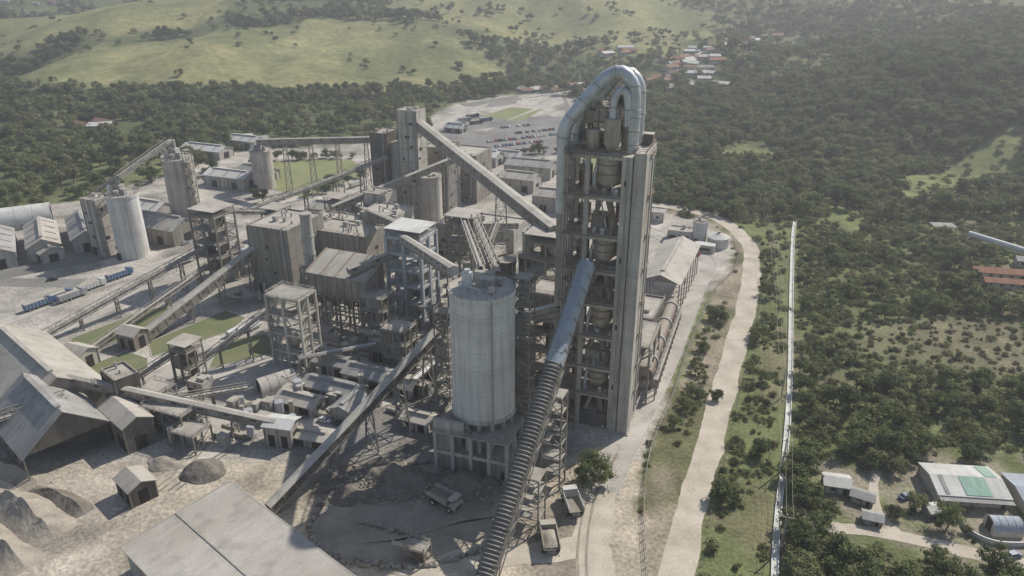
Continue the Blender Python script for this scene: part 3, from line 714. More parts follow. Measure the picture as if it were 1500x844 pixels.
gallery('lattice_conveyor',(-125,205,3),(-106,220,12),2.2,1.8,'cover',('siding','steel_grey'),bents=(.3,.7))
gallery('lattice_conveyor',(-150,176,9),(-128,185,13),2.6,2.2,'lattice',('siding','steel_grey'),bents=(.1,.5))
gallery('mill_feed_gallery',(-50,386,50),(15,250,38.5),4.4,4,'box',('siding','dust_roof'),bents=(.35,.7),spl=.05,truss='steel_grey')
gallery('conveyor_gallery',(-75,345,18),(-38,262,36),2.6,2.2,'box',('siding','dust_roof'),bents=(.3,.7))
gallery('conveyor_gallery',(-84,336,20),(-30,372,34),2.8,2.4,'box',('siding','dust_roof'),bents=(.3,.7))
gallery('conveyor_gallery',(-40,256,35),(-15,181,53),2.6,2.2,'box',('siding_pale','dust_roof'),bents=())
gallery('lattice_conveyor',(-17,250,44),(-8,181,54),2.2,2.0,'cover',('siding','steel_grey'),bents=(.1,))
gallery('lattice_conveyor',(-13,250,45),(-4,181,54),2.0,2.0,'lattice',('siding','steel_grey'),bents=())
gallery('conveyor_gallery',(-150,442,27),(-62,396,39),3.2,2.6,'box',('siding','dust_roof'),bents=(.2,.4,.6,.8),spl=.04)
gallery('lattice_conveyor',(-178,330,37),(-167,364,46),2.6,2.2,'cover',('siding','steel_grey'),bents=())
gallery('lattice_conveyor',(-205,358,22),(-170,366,44),2.6,2.2,'cover',('siding','steel_grey'),bents=(.3,))
gallery('lattice_conveyor',(-120,318,24),(-64,378,34),2.8,2.4,'cover',('siding','steel_grey'),bents=(.2,.4,.6,.8))
gallery('lattice_conveyor',(-124,306,29),(-104,322,23),2.4,2.0,'cover',('siding','steel_grey'),bents=())
gallery('conveyor_gallery',(-36,300,24),(2,330,14),2.6,2.2,'box',('siding','dust_roof'),bents=(.4,.8))
gallery('conveyor_gallery',(-5,240,14),(14,204,28),2.6,2.4,'box',('siding_pale','pale_roof'),bents=(.3,))
gallery('conveyor_gallery',(-8,228,20),(15,212,24),2.2,2.0,'box',('siding_pale','dust_roof'),bents=(.5,))
gallery('conveyor_gallery',(-2,205,29),(18,201,31),2.0,1.8,'box',('siding_pale','pale_roof'),bents=())
gallery('conveyor_gallery',(2,190,36),(20,196,38),1.8,1.6,'box',('siding_pale','pale_roof'),bents=())
gallery('lattice_conveyor',(-20,215,12),(-6,290,30),2.4,2.0,'cover',('siding','steel_grey'),bents=(.3,.7))
gallery('lattice_conveyor',(-150,236,1),(-129,296,8),2.4,1.6,'cover',('siding','steel_grey'),bents=(.3,.6,.9))
gallery('lattice_conveyor',(-165,205,15),(-185,180,8),2.6,2.0,'cover',('siding','steel_grey'),bents=(.5,))
gallery('lattice_conveyor',(-100,190,9),(-84,205,4),1.8,1.6,'lattice',('siding','steel_grey'),bents=(.5,))
gallery('conveyor_gallery',(-58,246,26),(-36,262,30),2.2,2.0,'box',('siding','dust_roof'),bents=())
# ================================================================= silos
silo('storage_silo',-178,330,6.8,30,'concrete_pale',top=8)
silo('storage_silo',-167,368,7.4,37,'concrete',top=9,stair=-35)
silo('storage_silo',-150,442,6.3,23,'concrete',top=6)
silo('raw_meal_silo',-57,392,10,41,'concrete',top=5,stair=200)
silo('raw_meal_silo',-42,372,6,27,'concrete',top=3)
silo('small_silo',92,347,3.6,11,'concrete_pale',top=2)
silo('small_silo',-2,264,3.5,24,'siding_dark',top=3,hut=False,n=20)
silo('small_silo',6,268,3.5,24,'siding_dark',top=3,hut=False,n=20)
silo('small_silo',-6,272,3.5,24,'siding_dark',top=3,hut=False,n=20)
silo('clinker_silo',18,262,5,34,'concrete',top=3)
silo('clinker_silo',9,272,5,33,'concrete',top=3)
# ================================================================= buildings
def B(name,fn,x,y,rot=-22,z=0,**k):
    mb=MB();mb.at(x,y,z,rot);fn(mb,**k);return mb.make(name,(x,y,0))
B('silo_annex_building',flat,-192,334,w=9,d=10,hh=27,wall='concrete')
B('mill_headhouse',flat,-51,383,w=11,d=10,hh=58,wall='concrete',win=0)
B('mill_building',flat,-66,388,w=9,d=14,hh=46,wall='siding_dark')
B('mill_building',flat,-28,425,w=26,d=22,hh=27,wall='siding',win=1)
B('mill_building',flat,-38,400,w=14,d=16,hh=36,wall='concrete_dark')
B('cement_mill_building',flat,-94,296,w=20,d=24,hh=29,wall='concrete_dark',clut=6)
B('cement_mill_building',flat,-70,303,w=27,d=16,hh=23,wall='siding',clut=6)
B('cement_mill_building',flat,-56,322,w=18,d=16,hh=25,wall='concrete',clut=6)
B('cement_mill_building',flat,-80,325,w=22,d=14,hh=20,wall='concrete',clut=6)
B('cement_mill_building',flat,-62,340,w=12,d=10,hh=28,wall='concrete',clut=3)
B('office_building',flat,-8,346,w=26,d=18,hh=11,wall='siding_pale',win=2,clut=4)
B('electrical_building',flat,-12,318,w=16,d=10,hh=9,wall='concrete',win=1,clut=3)
B('electrical_building',flat,-28,330,w=12,d=12,hh=16,wall='siding',win=2,clut=3)
B('electrical_building',flat,-40,232,w=16,d=12,hh=8,wall='siding',clut=5)
B('raw_mill_structure',frame,14,250,w=15,d=12,hh=38,nl=6,cw=.7,roof='dust_roof',fill=.8)
B('raw_mill_structure',frame,2,222,w=16,d=12,hh=24,nl=4,cw=.5,fill=.9)
B('steel_transfer_tower',frame,-127,303,w=13,d=12,hh=30,nl=5,cw=.6,roof='dust_roof',fill=.8)
B('steel_transfer_tower',frame,-106,322,w=9,d=9,hh=24,nl=4,cw=.5,roof='dust_roof',fill=.8)
B('steel_transfer_tower',frame,-74,228,w=13,d=9,hh=27,nl=4,cw=.8,cm='concrete',fill=.4,equip=True)
B('steel_transfer_tower',frame,-37,259,w=14,d=12,hh=37,nl=6,cw=1.2,cm='steel_blue',sm_='steel_blue',brace=False,fill=.35,roof='pale_roof')
B('steel_transfer_tower',frame,-17,252,w=10,d=9,hh=44,nl=7,cw=.45,fill=.6,roof='dust_roof')
B('steel_transfer_tower',frame,-107,217,w=7,d=7,hh=12,nl=2,cw=.4,fill=.9,roof='dust_roof')
B('steel_transfer_tower',frame,-38,225,w=9,d=8,hh=16,nl=3,cw=.4,fill=.9)
B('steel_transfer_tower',frame,-14,208,w=10,d=9,hh=22,nl=4,cw=.4,fill=.9)
B('steel_transfer_tower',frame,14,215,w=14,d=10,hh=34,nl=5,cw=.45,fill=.9)
B('steel_transfer_tower',frame,-84,345,w=8,d=8,hh=22,nl=3,cw=.5,roof='dust_roof')
B('steel_transfer_tower',frame,-48,242,w=9,d=8,hh=20,nl=4,cw=.4,fill=1)
B('crusher_structure',frame,-100,188,w=15,d=9,hh=9,nl=2,cw=.4,fill=1)
B('crusher_structure',frame,-92,180,w=8,d=7,hh=6,nl=1,cw=.4,fill=1)
B('crusher_structure',frame,-108,196,w=8,d=7,hh=10,nl=2,cw=.4,fill=1)
# bag filter house
mb=MB();mb.at(-61,254,0,-22)
for x in(-12,-6,0,6,12):
    for y in(-6,0,6): mb.cb(x,y,0,.7,.7,16,'steel')
for z in(5,10): 
    for y in(-6,0,6): mb.box(-12.3,12.3,y-.3,y+.3,z,z+.5,'steel')
for x in(-12,-6,0,6):
    mb.beam((x,-6,0),(x+6,-6,10),.3,.3,'steel');mb.beam((x,6,0),(x+6,6,10),.3,.3,'steel')
for i in range(4):
    for j in range(2):
        x0=-12.2+i*6.1;y0=-6+j*6;a=[(x0,y0,16),(x0+6,y0,16),(x0+6,y0+6,16),(x0,y0+6,16),(x0+2.4,y0+2.4,10.5),(x0+3.6,y0+2.4,10.5),(x0+3.6,y0+3.6,10.5),(x0+2.4,y0+3.6,10.5)]
        mb.add(a,[(0,4,5,1),(1,5,6,2),(2,6,7,3),(3,7,4,0),(7,6,5,4)],'siding_dark')
mb.box(-12.3,12.3,-6.2,6.2,16,24,'siding');
for i in range(9): mb.cb(-12.3+i*3.075,-6.25,16,.3,.3,8,'steel')
mb.rail([(-12.9,-6.9,16),(12.9,-6.9,16)],'steel');mb.box(-12.9,12.9,-7,-6.25,15.8,15.95,'cast_floor')
mb.add([(-13,-7,24.1),(13,-7,24.1),(13,7,28.5),(-13,7,28.5),(-13,-7,23.8),(13,-7,23.8),(13,7,28.2),(-13,7,28.2)],[(0,1,2,3),(7,6,5,4),(0,4,5,1),(1,5,6,2),(2,6,7,3),(3,7,4,0)],'dust_roof')
for i in range(5): mb.beam((-12.5+i*6.2,-7,24.25),(-12.5+i*6.2,7,28.65),.5,.35,'steel_rust')
mb.add([(-12.3,6.2,24),(12.3,6.2,24),(12.3,6.2,28),(-12.3,6.2,28)],[(3,2,1,0)],'siding')
for s_ in(-12.3,12.3): mb.add([(s_,-6.2,24),(s_,6.2,24),(s_,6.2,28)],[(0,1,2),],'siding')
mb.tube([(-12,3,20),(-16,3,18),(-17,3,8),(-17,0,2)],1.2,'vessel',14)
mb.make('bag_filter_house')
mb=MB();mb.at(-76,263,0,-22);frame(mb,6,6,22,4,'steel',cw=.4,nx=1,ny=1,fill=.5);mb.cyl(0,0,10,43,2.1,'siding_pale',n=28)
for z in(20,27,34,42.5): mb.tube([(0,0,z),(0,0,z+.4)],2.3,'steel_grey',28)
mb.make('exhaust_stack')
B('pipe_arch_shed',vault,-77,212,rot=35,L=12,r=4,hw=1.2,wall='house_wall',roof='dust_roof')
for x,y,L_,W_,e,r_,ro in((-57,207,20,7,4,5.6,-22),(-47,215,16,8,4.5,6.2,-22),(-66,200,14,7,3.5,5,-22),(-50,197,10,7,4,5.4,68),(-36,209,11,6,4,5.5,-22),(-44,240,15,8,6,8,-22),(-60,222,13,6,4.5,5.6,-22),(-28,190,9,6,3.5,4.6,-22),(-58,182,11,6,3,3.8,-15),(-30,222,10,7,5,6,-22)):
    B('workshop_shed',gable,x,y,rot=ro,L=L_,W=W_,e=e,r=r_,roof=random.choice(['dust_roof','grey_roof','dust_roof']),wall='siding_pale')
B('transfer_house',gable,-149,227,L=9,W=7,e=6,r=7.6,wall='house_wall',roof='dust_roof',vent=False)
B('transfer_house',gable,-137,241,L=8,W=6.5,e=6,r=7.6,wall='siding',roof='dust_roof',vent=False)
B('transfer_house',gable,-66.5,182,rot=-12,L=8,W=6,e=7,r=8,wall='siding_pale',roof='pale_roof',vent=False)
B('transfer_house',flat,-100,208,w=6,d=5,hh=5,wall='house_wall')
B('storage_hall',gable,-154,209,rot=-41.5,L=52,W=26,e=8,r=16,roof='dust_roof',wall='siding')
B('storage_hall',gable,-133,182,rot=-42,L=30,W=23,e=8,r=17,roof='grey_roof',wall='siding_dark',open_=True,vent=True)
B('storage_hall_annex',gable,-98,158,rot=-42,L=8,W=6.5,e=5.5,r=7,roof='dust_roof',wall='siding_dark',vent=False)
B('storage_hall_annex',flat,-118,196,rot=-42,w=10,d=7,hh=15,wall='siding_dark')
B('storage_hall_annex',gable,-112,184,rot=-42,L=16,W=8,e=9,r=11,roof='dust_roof',wall='siding_dark',vent=False)
# front warehouse (mono-pitch)
mb=MB();L_,W_=64,26
mb.M=Matrix.Translation((-70,150,0))@Matrix.Rotation(math.radians(-40.3),4,'Z')
mb.box(0,L_,-W_,0,0,8.2,'siding_pale')
a=[(-.8,-W_-.8,8.5),(L_,-W_-.8,8.5),(L_,.8,10.2),(-.8,.8,10.2)];bq=[(p[0],p[1],p[2]-.3) for p in a]
mb.add(a+bq,[(0,1,2,3),(7,6,5,4),(0,4,5,1),(1,5,6,2),(2,6,7,3),(3,7,4,0)],'dust_roof')
mb.add([(0,0,8.2),(L_,0,8.2),(L_,0,9.9),(0,0,9.9)],[(3,2,1,0)],'siding_pale');mb.add([(0,-W_,8.2),(0,0,8.2),(0,0,9.9)],[(2,1,0)],'siding_pale')
mb.beam((-.8,-W_*.52,9.47),(L_,-W_*.52,9.47),.25,.06,'grey_roof')
mb.beam((-.8,.85,10.1),(L_,.85,10.1),.3,.3,'steel_grey');mb.beam((-.85,-W_-.8,8.45),(-.85,.8,10.15),.25,.35,'steel_grey')
for i in range(5): mb.cb(-.05,-W_+3+i*5,0,.14,3.2,4,'dark_opening')
mb.make('clinker_warehouse')
for i in range(5):
    t=i/4;B('bay_warehouse',gable,-255+58*t,318+44*t,rot=-58,L=38,W=13.5,e=7,r=10.5,roof='grey_roof' if i%2 else 'dust_roof',wall='siding_pale',sky=4)
B('bay_warehouse',gable,-176,356,rot=-22,L=34,W=18,e=8,r=12,roof='grey_roof',wall='siding',sky=5)
B('bay_warehouse',gable,-200,385,rot=-22,L=38,W=14,e=8,r=11,roof='pale_roof',wall='siding_pale',sky=5)
B('arched_warehouse',vault,-258,372,rot=28,L=32,r=8,hw=3)
B('workshop_shed',gable,-217,327,rot=-40,L=15,W=10,e=5,r=7,wall='house_wall')
for x,y,L_,W_,e,nm in((-172,448,30,14,7,'pale_roof'),(-160,462,24,12,6,'grey_roof'),(-214,520,34,14,6,'pale_roof'),(-196,548,26,12,6,'pale_roof'),(-225,500,20,12,5,'pale_roof'),(-95,380,22,12,8,'dust_roof'),(-118,352,16,10,7,'dust_roof'),(-20,500,26,14,7,'pale_roof'),(12,470,30,16,8,'grey_roof'),(5,440,22,14,8,'dust_roof'),(25,400,24,14,9,'dust_roof'),(-2,505,18,10,5,'pale_roof'),(40,478,20,12,6,'grey_roof'),(-45,600,16,9,4,'pale_roof')):
    B('steel_warehouse',gable,x,y,rot=-22+U(-4,4),L=L_,W=W_,e=e,r=e+2.6,roof=nm,wall='siding_pale',sky=3)
# kiln line
B('kiln_shed',gable,66,288,rot=68,L=46,W=15,e=14,r=17,roof='dust_roof',wall='siding',open_=True)
B('kiln_side_building',flat,48,246,rot=-22,w=11,d=20,hh=13,wall='siding_dark')
B('kiln_side_building',frame,41,212,rot=-20,w=9,d=18,hh=20,nl=3,cw=.6,fill=.9)
mb=MB();mb.at(0,0)
a=Vector((42,205,9));b2=Vector((62,262,7.5));d=(b2-a).normalized()
mb.tube([a,b2],2.3,'rust_drum',28)
for t in(.15,.4,.65,.9):
    c=a.lerp(b2,t);mb.tube([c-d*.5,c+d*.5],2.75,'steel_grey',28);mb.cb(c.x,c.y,0,5,3,5.6,'concrete')
mb.beam(a+Vector((3.2,-1,-1.5)),b2+Vector((3.2,-1,-1.5)),1.4,.2,'cast_floor')
for i in range(16):
    c=a.lerp(b2,i/15)+Vector((3.2,-1,-1.6));mb.beam(c,(c.x,c.y,0),.35,.35,'steel');mb.beam(c,c+Vector((0,0,3)),.15,.15,'steel')
mb.make('rotary_kiln')
B('control_building',flat,84,352,rot=-20,w=12,d=8,hh=5,wall='house_wall',win=1)
B('control_building',flat,70,385,rot=-20,w=24,d=9,hh=5,wall='house_wall',win=1)
mb=MB();mb.at(100,342)
mb.cyl(0,0,0,5,5.2,'concrete_pale',n=40,top='pale_roof');mb.tube([(0,0,5),(0,0,6.8)],[5.3,.6],'pale_roof',40);mb.cyl(0,0,6.7,7.6,.7,'steel_grey',n=12)
mb.at(92,336,0,-20);mb.cb(0,0,0,10,5,3.6,'house_wall','pale_roof');mb.cb(0,-2.55,1,6,.1,1.2,'glass')
mb.make('water_tank')
mb=MB()
for k in range(3):
    mb.at(-104+k*3.2,249+k*2.4,0,60);mb.tube([(-2.6,0,1.5),(2.6,0,1.5)],1.2,'paint_white',20);mb.cb(-1.5,0,0,.5,2,.8,'concrete');mb.cb(1.5,0,0,.5,2,.8,'concrete')
mb.make('fuel_tank')
mb=MB()
for (p,q) in(((-55,235,9),(-20,222,9)),((-60,262,12),(-30,246,12)),((-30,205,7),(-12,240,7)),((-95,270,10),(-72,262,10)),((-2,236,18),(14,228,18)),((-18,232,20),(12,222,26)),((-70,216,8),(-46,226,8)),((-16,196,6),(-10,230,6))):
    p=Vector(p);q=Vector(q);d=(q-p).normalized();n=Vector((-d.y,d.x,0)).normalized()
    for k in range(4): mb.tube([p+n*(k*.7),q+n*(k*.7)],.25,random.choice(['galvanised','steel_grey','rust_drum']),8)
    m=int((q-p).length/7)+1
    for i in range(m+1):
        c=p.lerp(q,i/m)
        for s_ in(-.6,2.7): g=c+n*s_;mb.beam(g,(g.x,g.y,0),.3,.3,'steel')
        mb.beam(c-n*.6+Vector((0,0,-.4)),c+n*2.7+Vector((0,0,-.4)),.25,.3,'steel')
mb.make('pipe_rack')
mb=MB()
for i in range(170):
    x,y=random.choice([(-50,225),(-30,215),(-20,225),(-40,195),(-90,190),(-60,240),(0,235),(-25,275),(-60,205),(20,222),(-75,195),(-110,290),(-20,300),(30,240),(-125,330)])
    x+=U(-12,12);y+=U(-12,12);mb.at(x,y,0,-22+U(-5,5))
    c=R()
    if c<.45: mb.cb(0,0,0,U(1.5,5),U(1.5,4),U(1.2,4.5),random.choice(['siding','siding_pale','steel_grey','siding_dark']),'dust_roof')
    elif c<.8: r=U(.6,1.6);mb.cyl(0,0,1,U(3,7),r,random.choice(['galvanised','vessel','siding_pale']),n=16);[mb.cb(a_*r*.7,b_*r*.7,0,.2,.2,1.1,'steel') for a_ in(-1,1) for b_ in(-1,1)]
    else: mb.tube([(-U(2,5),0,.8),(U(2,5),0,.8)],.7,'vessel',14)
mb.make('plant_equipment')
# ================================================================= heaps
def heap(name,x,y,a,b_,hh,m,seed,rot=0,rough=.18):
    mb=MB();mb.at(x,y,0,rot);n=30;k=64;vs=[(0,0,hh)];fs=[]
    for i in range(1,n+1):
        r=i/n
        for j in range(k):
            t=2*math.pi*j/k;q=noise.noise(Vector((math.cos(t)*1.3*r,math.sin(t)*1.3*r,seed)))*.9
            px_,py_=math.cos(t)*r*a*(1+q*.35),math.sin(t)*r*b_*(1+q*.35)
            z=hh*(1-r)**.9*(1+q*.5)+(noise.noise(Vector((px_/2.2,py_/2.2,seed)))*rough*hh*.5+noise.noise(Vector((px_/5,py_/5,seed+3)))*rough*hh)*min(1,(1-r)*4)
            vs.append((px_,py_,max(z,0)+.05 if i<n else -.1))
    for j in range(k): fs.append((0,1+j,1+(j+1)%k))
    for i in range(n-1):
        for j in range(k):
            p=1+i*k+j;q=1+i*k+(j+1)%k;fs.append((p,p+k,q+k,q))
    mb.add(vs,fs,m,True);return mb.make(name)
def ridge(name,pts,w,hh,m,seed):
    q=spline(pts,.8);mb=MB();vs=[];n=29
    for i,p in enumerate(q):
        d=(q[min(i+1,len(q)-1)]-q[max(i-1,0)]).normalized();nn_=Vector((-d.y,d.x,0));e=min(1,i/10,(len(q)-1-i)/10)
        pk=.75+.5*noise.noise(Vector((i*.16,seed,3)))+.25*abs(math.sin(i*.22))
        for k in range(n):
            t=k/(n-1)*2-1;c=p+nn_*t*w*(.8+.3*noise.noise(Vector((i*.08,seed,0))))
            z=hh*e*pk*(1-abs(t)**.9)*(1+.2*noise.noise(Vector((c.x/4,c.y/4,seed))))+.28*noise.noise(Vector((c.x/.9,c.y/.9,seed)))*(1-abs(t))*e
            vs.append((c.x,c.y,max(z,0)-.05))
    fs=[(i*n+k,(i+1)*n+k,(i+1)*n+k+1,i*n+k+1)[::-1] for i in range(len(q)-1) for k in range(n-1)]
    mb.add(vs,fs,m,False);return mb.make(name)
ridge('sand_heap',[(-150,158),(-136,156),(-124,151),(-111,142)],7.5,5.4,'sand',1)
ridge('sand_heap',[(-145,146),(-130,143),(-112,132)],6.5,4.4,'sand',2)
ridge('sand_heap',[(-150,171),(-138,168),(-127,163)],5,3.4,'sand',3)
ridge('sand_heap',[(-132,133),(-118,126),(-104,114)],6.5,4.4,'sand',4)
ridge('gravel_heap',[(-128,160),(-118,157),(-108,151)],3.5,2.4,'crushed_rock',6)
ridge('gravel_heap',[(-112,128),(-104,126),(-98,120)],3.5,2.2,'crushed_rock',8)
heap('gravel_heap',-85,168,6.5,5.5,3.4,'crushed_rock',5,rough=.3);heap('sand_heap',-96,172,6,4,2,'sand',6,rough=.3)
heap('gravel_heap',-29,163,14,7.5,4.6,'crushed_rock',7,rot=-8,rough=.4);heap('gravel_heap',-12,162,10,7,3.8,'crushed_rock',8,rough=.4);heap('gravel_heap',-41,158,8,5,2.2,'crushed_rock',9,rough=.4)
heap('gravel_heap',-80,200,5,4,2,'sand',10)
sheet('stockyard_floor',[(-49,143),(-48,154),(-40,165),(-24,171),(-9,169),(-1,160),(-1,150),(-8,141),(-24,133),(-40,135)],.055,'pit_floor')
def rock(mb,x,y,z,s):
    vs=[];t=(1+5**.5)/2
    for p in((-1,t,0),(1,t,0),(-1,-t,0),(1,-t,0),(0,-1,t),(0,1,t),(0,-1,-t),(0,1,-t),(t,0,-1),(t,0,1),(-t,0,-1),(-t,0,1)):
        k=s*U(.35,.62);vs.append((x+p[0]*k,y+p[1]*k*U(.8,1.1),z+p[2]*k*.7))
    mb.add(vs,[(0,11,5),(0,5,1),(0,1,7),(0,7,10),(0,10,11),(1,5,9),(5,11,4),(11,10,2),(10,7,6),(7,1,8),(3,9,4),(3,4,2),(3,2,6),(3,6,8),(3,8,9),(4,9,5),(2,4,11),(6,2,10),(8,6,7),(9,8,1)],random.choice(['boulder','boulder','crushed_rock']))
mb=MB()
ringp=[(-6,139),(-14,135),(-24,133),(-40,135),(-49,143),(-49,154),(-41,166),(-24,172),(-8,170),(0,160)]
q=spline(ringp,.9)
for p in q:
    for k in range(2): rock(mb,p.x+U(-.6,.6),p.y+U(-.6,.6),.4,U(.5,1.0))
for i in range(60): t=R();rock(mb,-38+18*t+U(-.6,.6),148-6*t+U(-.6,.6),.3,U(.4,.8))
for i in range(420): rock(mb,-25+U(-20,20),162+U(-8,7),U(.2,2),U(.2,.6))
for i in range(160): rock(mb,U(-130,20),U(128,200),.05,U(.1,.3))
mb.make('boulder_wall')
for k,pt in enumerate(([(19,100),(16,122),(17,140),(21,158),(29,176)],[(-60,160),(-52,172),(-40,182),(-22,192)],[(10,150),(0,150),(-12,148),(-26,142),(-40,140)],[(-90,160),(-82,176),(-70,190),(-60,196)],[(-100,150),(-92,165),(-88,185),(-80,196)])):
    for s_ in(-1,1): strip('wheel_rut',[(x+s_*1.1,y+s_*.3) for x,y in pt],.6,.075+.004*k,'asphalt' if k in(1,3) else 'pit_floor',wob=.5)
mb=MB();mb.at(-22,135.5,0,-20);frame(mb,5,3.5,4,1,'steel',cw=.3,nx=1,ny=1,fill=1);mb.beam((-2,-1,4),(-5,-3,6),.8,.6,'steel_grey');mb.make('loading_hopper')
# ================================================================= vehicles
def wheel(mb,x,y,r,w):
    mb.tube([(x,y-w/2,r),(x,y+w/2,r)],r,'tyre',16);mb.tube([(x,y-w/2-.03,r),(x,y+w/2+.03,r)],r*.5,'truck_white',10)
def haul_truck(x,y,rot,body='truck_white',load=False):
    mb=MB();mb.at(x,y,0.05,rot)
    for yy in(-1.7,1.7):
        wheel(mb,3.2,yy,.95,.7);wheel(mb,-2.2,yy,.95,.9)
    mb.box(-4,4.2,-1,1,.9,1.6,'steel')
    mb.box(2.6,4.9,-1.9,1.9,1.3,2.0,body);mb.box(2.7,4.4,-.1,1.85,2.0,3.8,body);mb.box(2.65,4.43,0,1.9,2.9,3.5,'glass')
    mb.box(3.1,4.85,-1.85,-.2,2,2.7,body);mb.cb(4.93,0,1.4,.1,2.6,.5,'dark_opening')
    P=[(-4.6,-2,2.6),(2.3,-2,1.8),(2.5,-2,3.7),(-4.4,-2,3.6)]
    t=.15
    for s_ in(-1,1):
        vs=[(p[0],s_*2,p[2]) for p in P]+[(p[0],s_*(2-t),p[2]) for p in P]
        mb.add(vs,[(0,1,2,3),(7,6,5,4),(3,2,6,7),(0,3,7,4)],body)
        for i in range(5): mb.cb(-3.6+i*1.4,s_*2.05,2.3,.15,.12,1.3,body)
    mb.add([(-4.6,-1.85,2.6),(2.3,-1.85,1.8),(2.3,1.85,1.8),(-4.6,1.85,2.6)],[(0,1,2,3),(3,2,1,0)],'truck_dusty')
    mb.add([(2.3,-2,1.8),(2.3,2,1.8),(2.5,2,3.9),(2.5,-2,3.9)],[(0,1,2,3),(3,2,1,0)],body)
    mb.box(2.5,4.3,-1.9,1.9,3.9,4.02,body)
    if load:
        vs=[];fs=[]
        for i in range(9):
            for j in range(7):
                a=i/8;c=j/6;e=min(a,1-a,c,1-c)*3;vs.append((-4.2+6.3*a,-1.7+3.4*c,2.9+min(1,e)*.9+U(-.1,.1)))
        for i in range(8):
            for j in range(6): p=i*7+j;fs.append((p,p+7,p+8,p+1))
        mb.add(vs,fs,'sand',True)
    return mb.make('dump_truck',(x,y,0))
haul_truck(-17.5,154.5,-35,'truck_dusty');haul_truck(15.5,153,100,'truck_white');haul_truck(9,140,95,'truck_dusty',True)
def lorry(x,y,rot,c):
    mb=MB();mb.at(x,y,0.06,rot)
    for xx in(4.6,-1.2,-3,-4.4):
        for yy in(-1,1): wheel(mb,xx,yy,.5,.35)
    mb.box(-5.6,5.4,-.5,.5,.6,.95,'steel');mb.box(3.6,5.8,-1.2,1.2,.8,3.1,c);mb.box(5.2,5.83,-1.1,1.1,1.9,2.8,'glass');mb.box(3.6,4.6,-1.1,1.1,3.1,3.6,c)
    mb.box(-5.8,3.2,-1.25,1.25,1,3.1,c);mb.box(-5.6,3.0,-1.1,1.1,3.1,3.2,'truck_dusty')
    for i in range(7): mb.cb(-5.4+i*1.4,-1.28,1,.12,.1,2.1,'paint_white');mb.cb(-5.4+i*1.4,1.28,1,.12,.1,2.1,'paint_white')
    return mb.make('cargo_truck',(x,y,0))
for x,y,r_,c in((-186,280,58,'paint_blue'),(-178,291,58,'paint_white'),(-190,273,58,'paint_blue'),(-181,281,58,'paint_silver'),(-172,303,58,'paint_blue'),(-151,318,60,'paint_white'),(-148,326,60,'truck_white'),(-30,628,30,'paint_dark'),(-40,640,30,'paint_silver'),(-22,640,30,'paint_blue'),(-34,655,30,'paint_dark'),(-44,622,30,'paint_silver'),(-95,445,58,'truck_white')): lorry(x,y,r_,c)
def carmesh(c):
    mb=MB()
    for xx in(-1.35,1.35):
        for yy in(-.8,.8): wheel(mb,xx,yy,.32,.2)
    prof=[(-2.1,.35),(2.1,.35),(2.15,.75),(1.3,.9),(.7,1.4),(-1.1,1.42),(-1.8,.95),(-2.15,.85)]
    n=len(prof);vs=[(p[0],-.85 if p[1]<1.2 else -.68,p[1]) for p in prof]+[(p[0],.85 if p[1]<1.2 else .68,p[1]) for p in prof]
    mb.add(vs,[tuple(range(n)),tuple(range(2*n-1,n-1,-1))]+[(i+n,(i+1)%n+n,(i+1)%n,i) for i in range(n)],c)
    mb.add([(1.22,-.7,.95),(1.22,.7,.95),(.76,.6,1.38),(.76,-.6,1.38)],[(0,1,2,3)],'glass')
    mb.add([(-1.2,-.6,1.4),(-1.2,.6,1.4),(-1.76,.7,1.0),(-1.76,-.7,1.0)],[(0,1,2,3)],'glass')
    for s_ in(-1,1): mb.add([(1.1,s_*.83,.95),(.68,s_*.73,1.33),(-1.0,s_*.73,1.33),(-1.6,s_*.83,.98)],[(0,1,2,3),(3,2,1,0)],'glass')
    ob=mb.make('parked_car',(0,0,0));me=ob.data;bpy.data.objects.remove(ob);return me
cars=[carmesh(c) for c in('paint_white','paint_silver','paint_blue','paint_dark','paint_red','paint_white','paint_blue')]
def car(x,y,rot):
    o=bpy.data.objects.new('parked_car',random.choice(cars));o.location=(x,y,.06);o.rotation_euler=(0,0,math.radians(rot));S.collection.objects.link(o)
a=math.radians(25);dx,dy=math.cos(a),math.sin(a)
for (x0,y0,n) in((-12,545,14),(12,575,14),(-18,560,14),(4,590,12),(-4,528,12),(-8,610,9)):
    for i in range(n):
        if R()<.8: car(x0+(i+.5)*2.9*dx-dy*2.5,y0+(i+.5)*2.9*dy+dx*2.5,115+U(-3,3)+random.choice((0,180)))
for x,y,r_ in((-57,192,-22),(-200,300,30),(-160,345,60),(75,300,68),(88,330,60),(-52,190,-22),(103,157,20),(118,136,15)): car(x,y,r_)
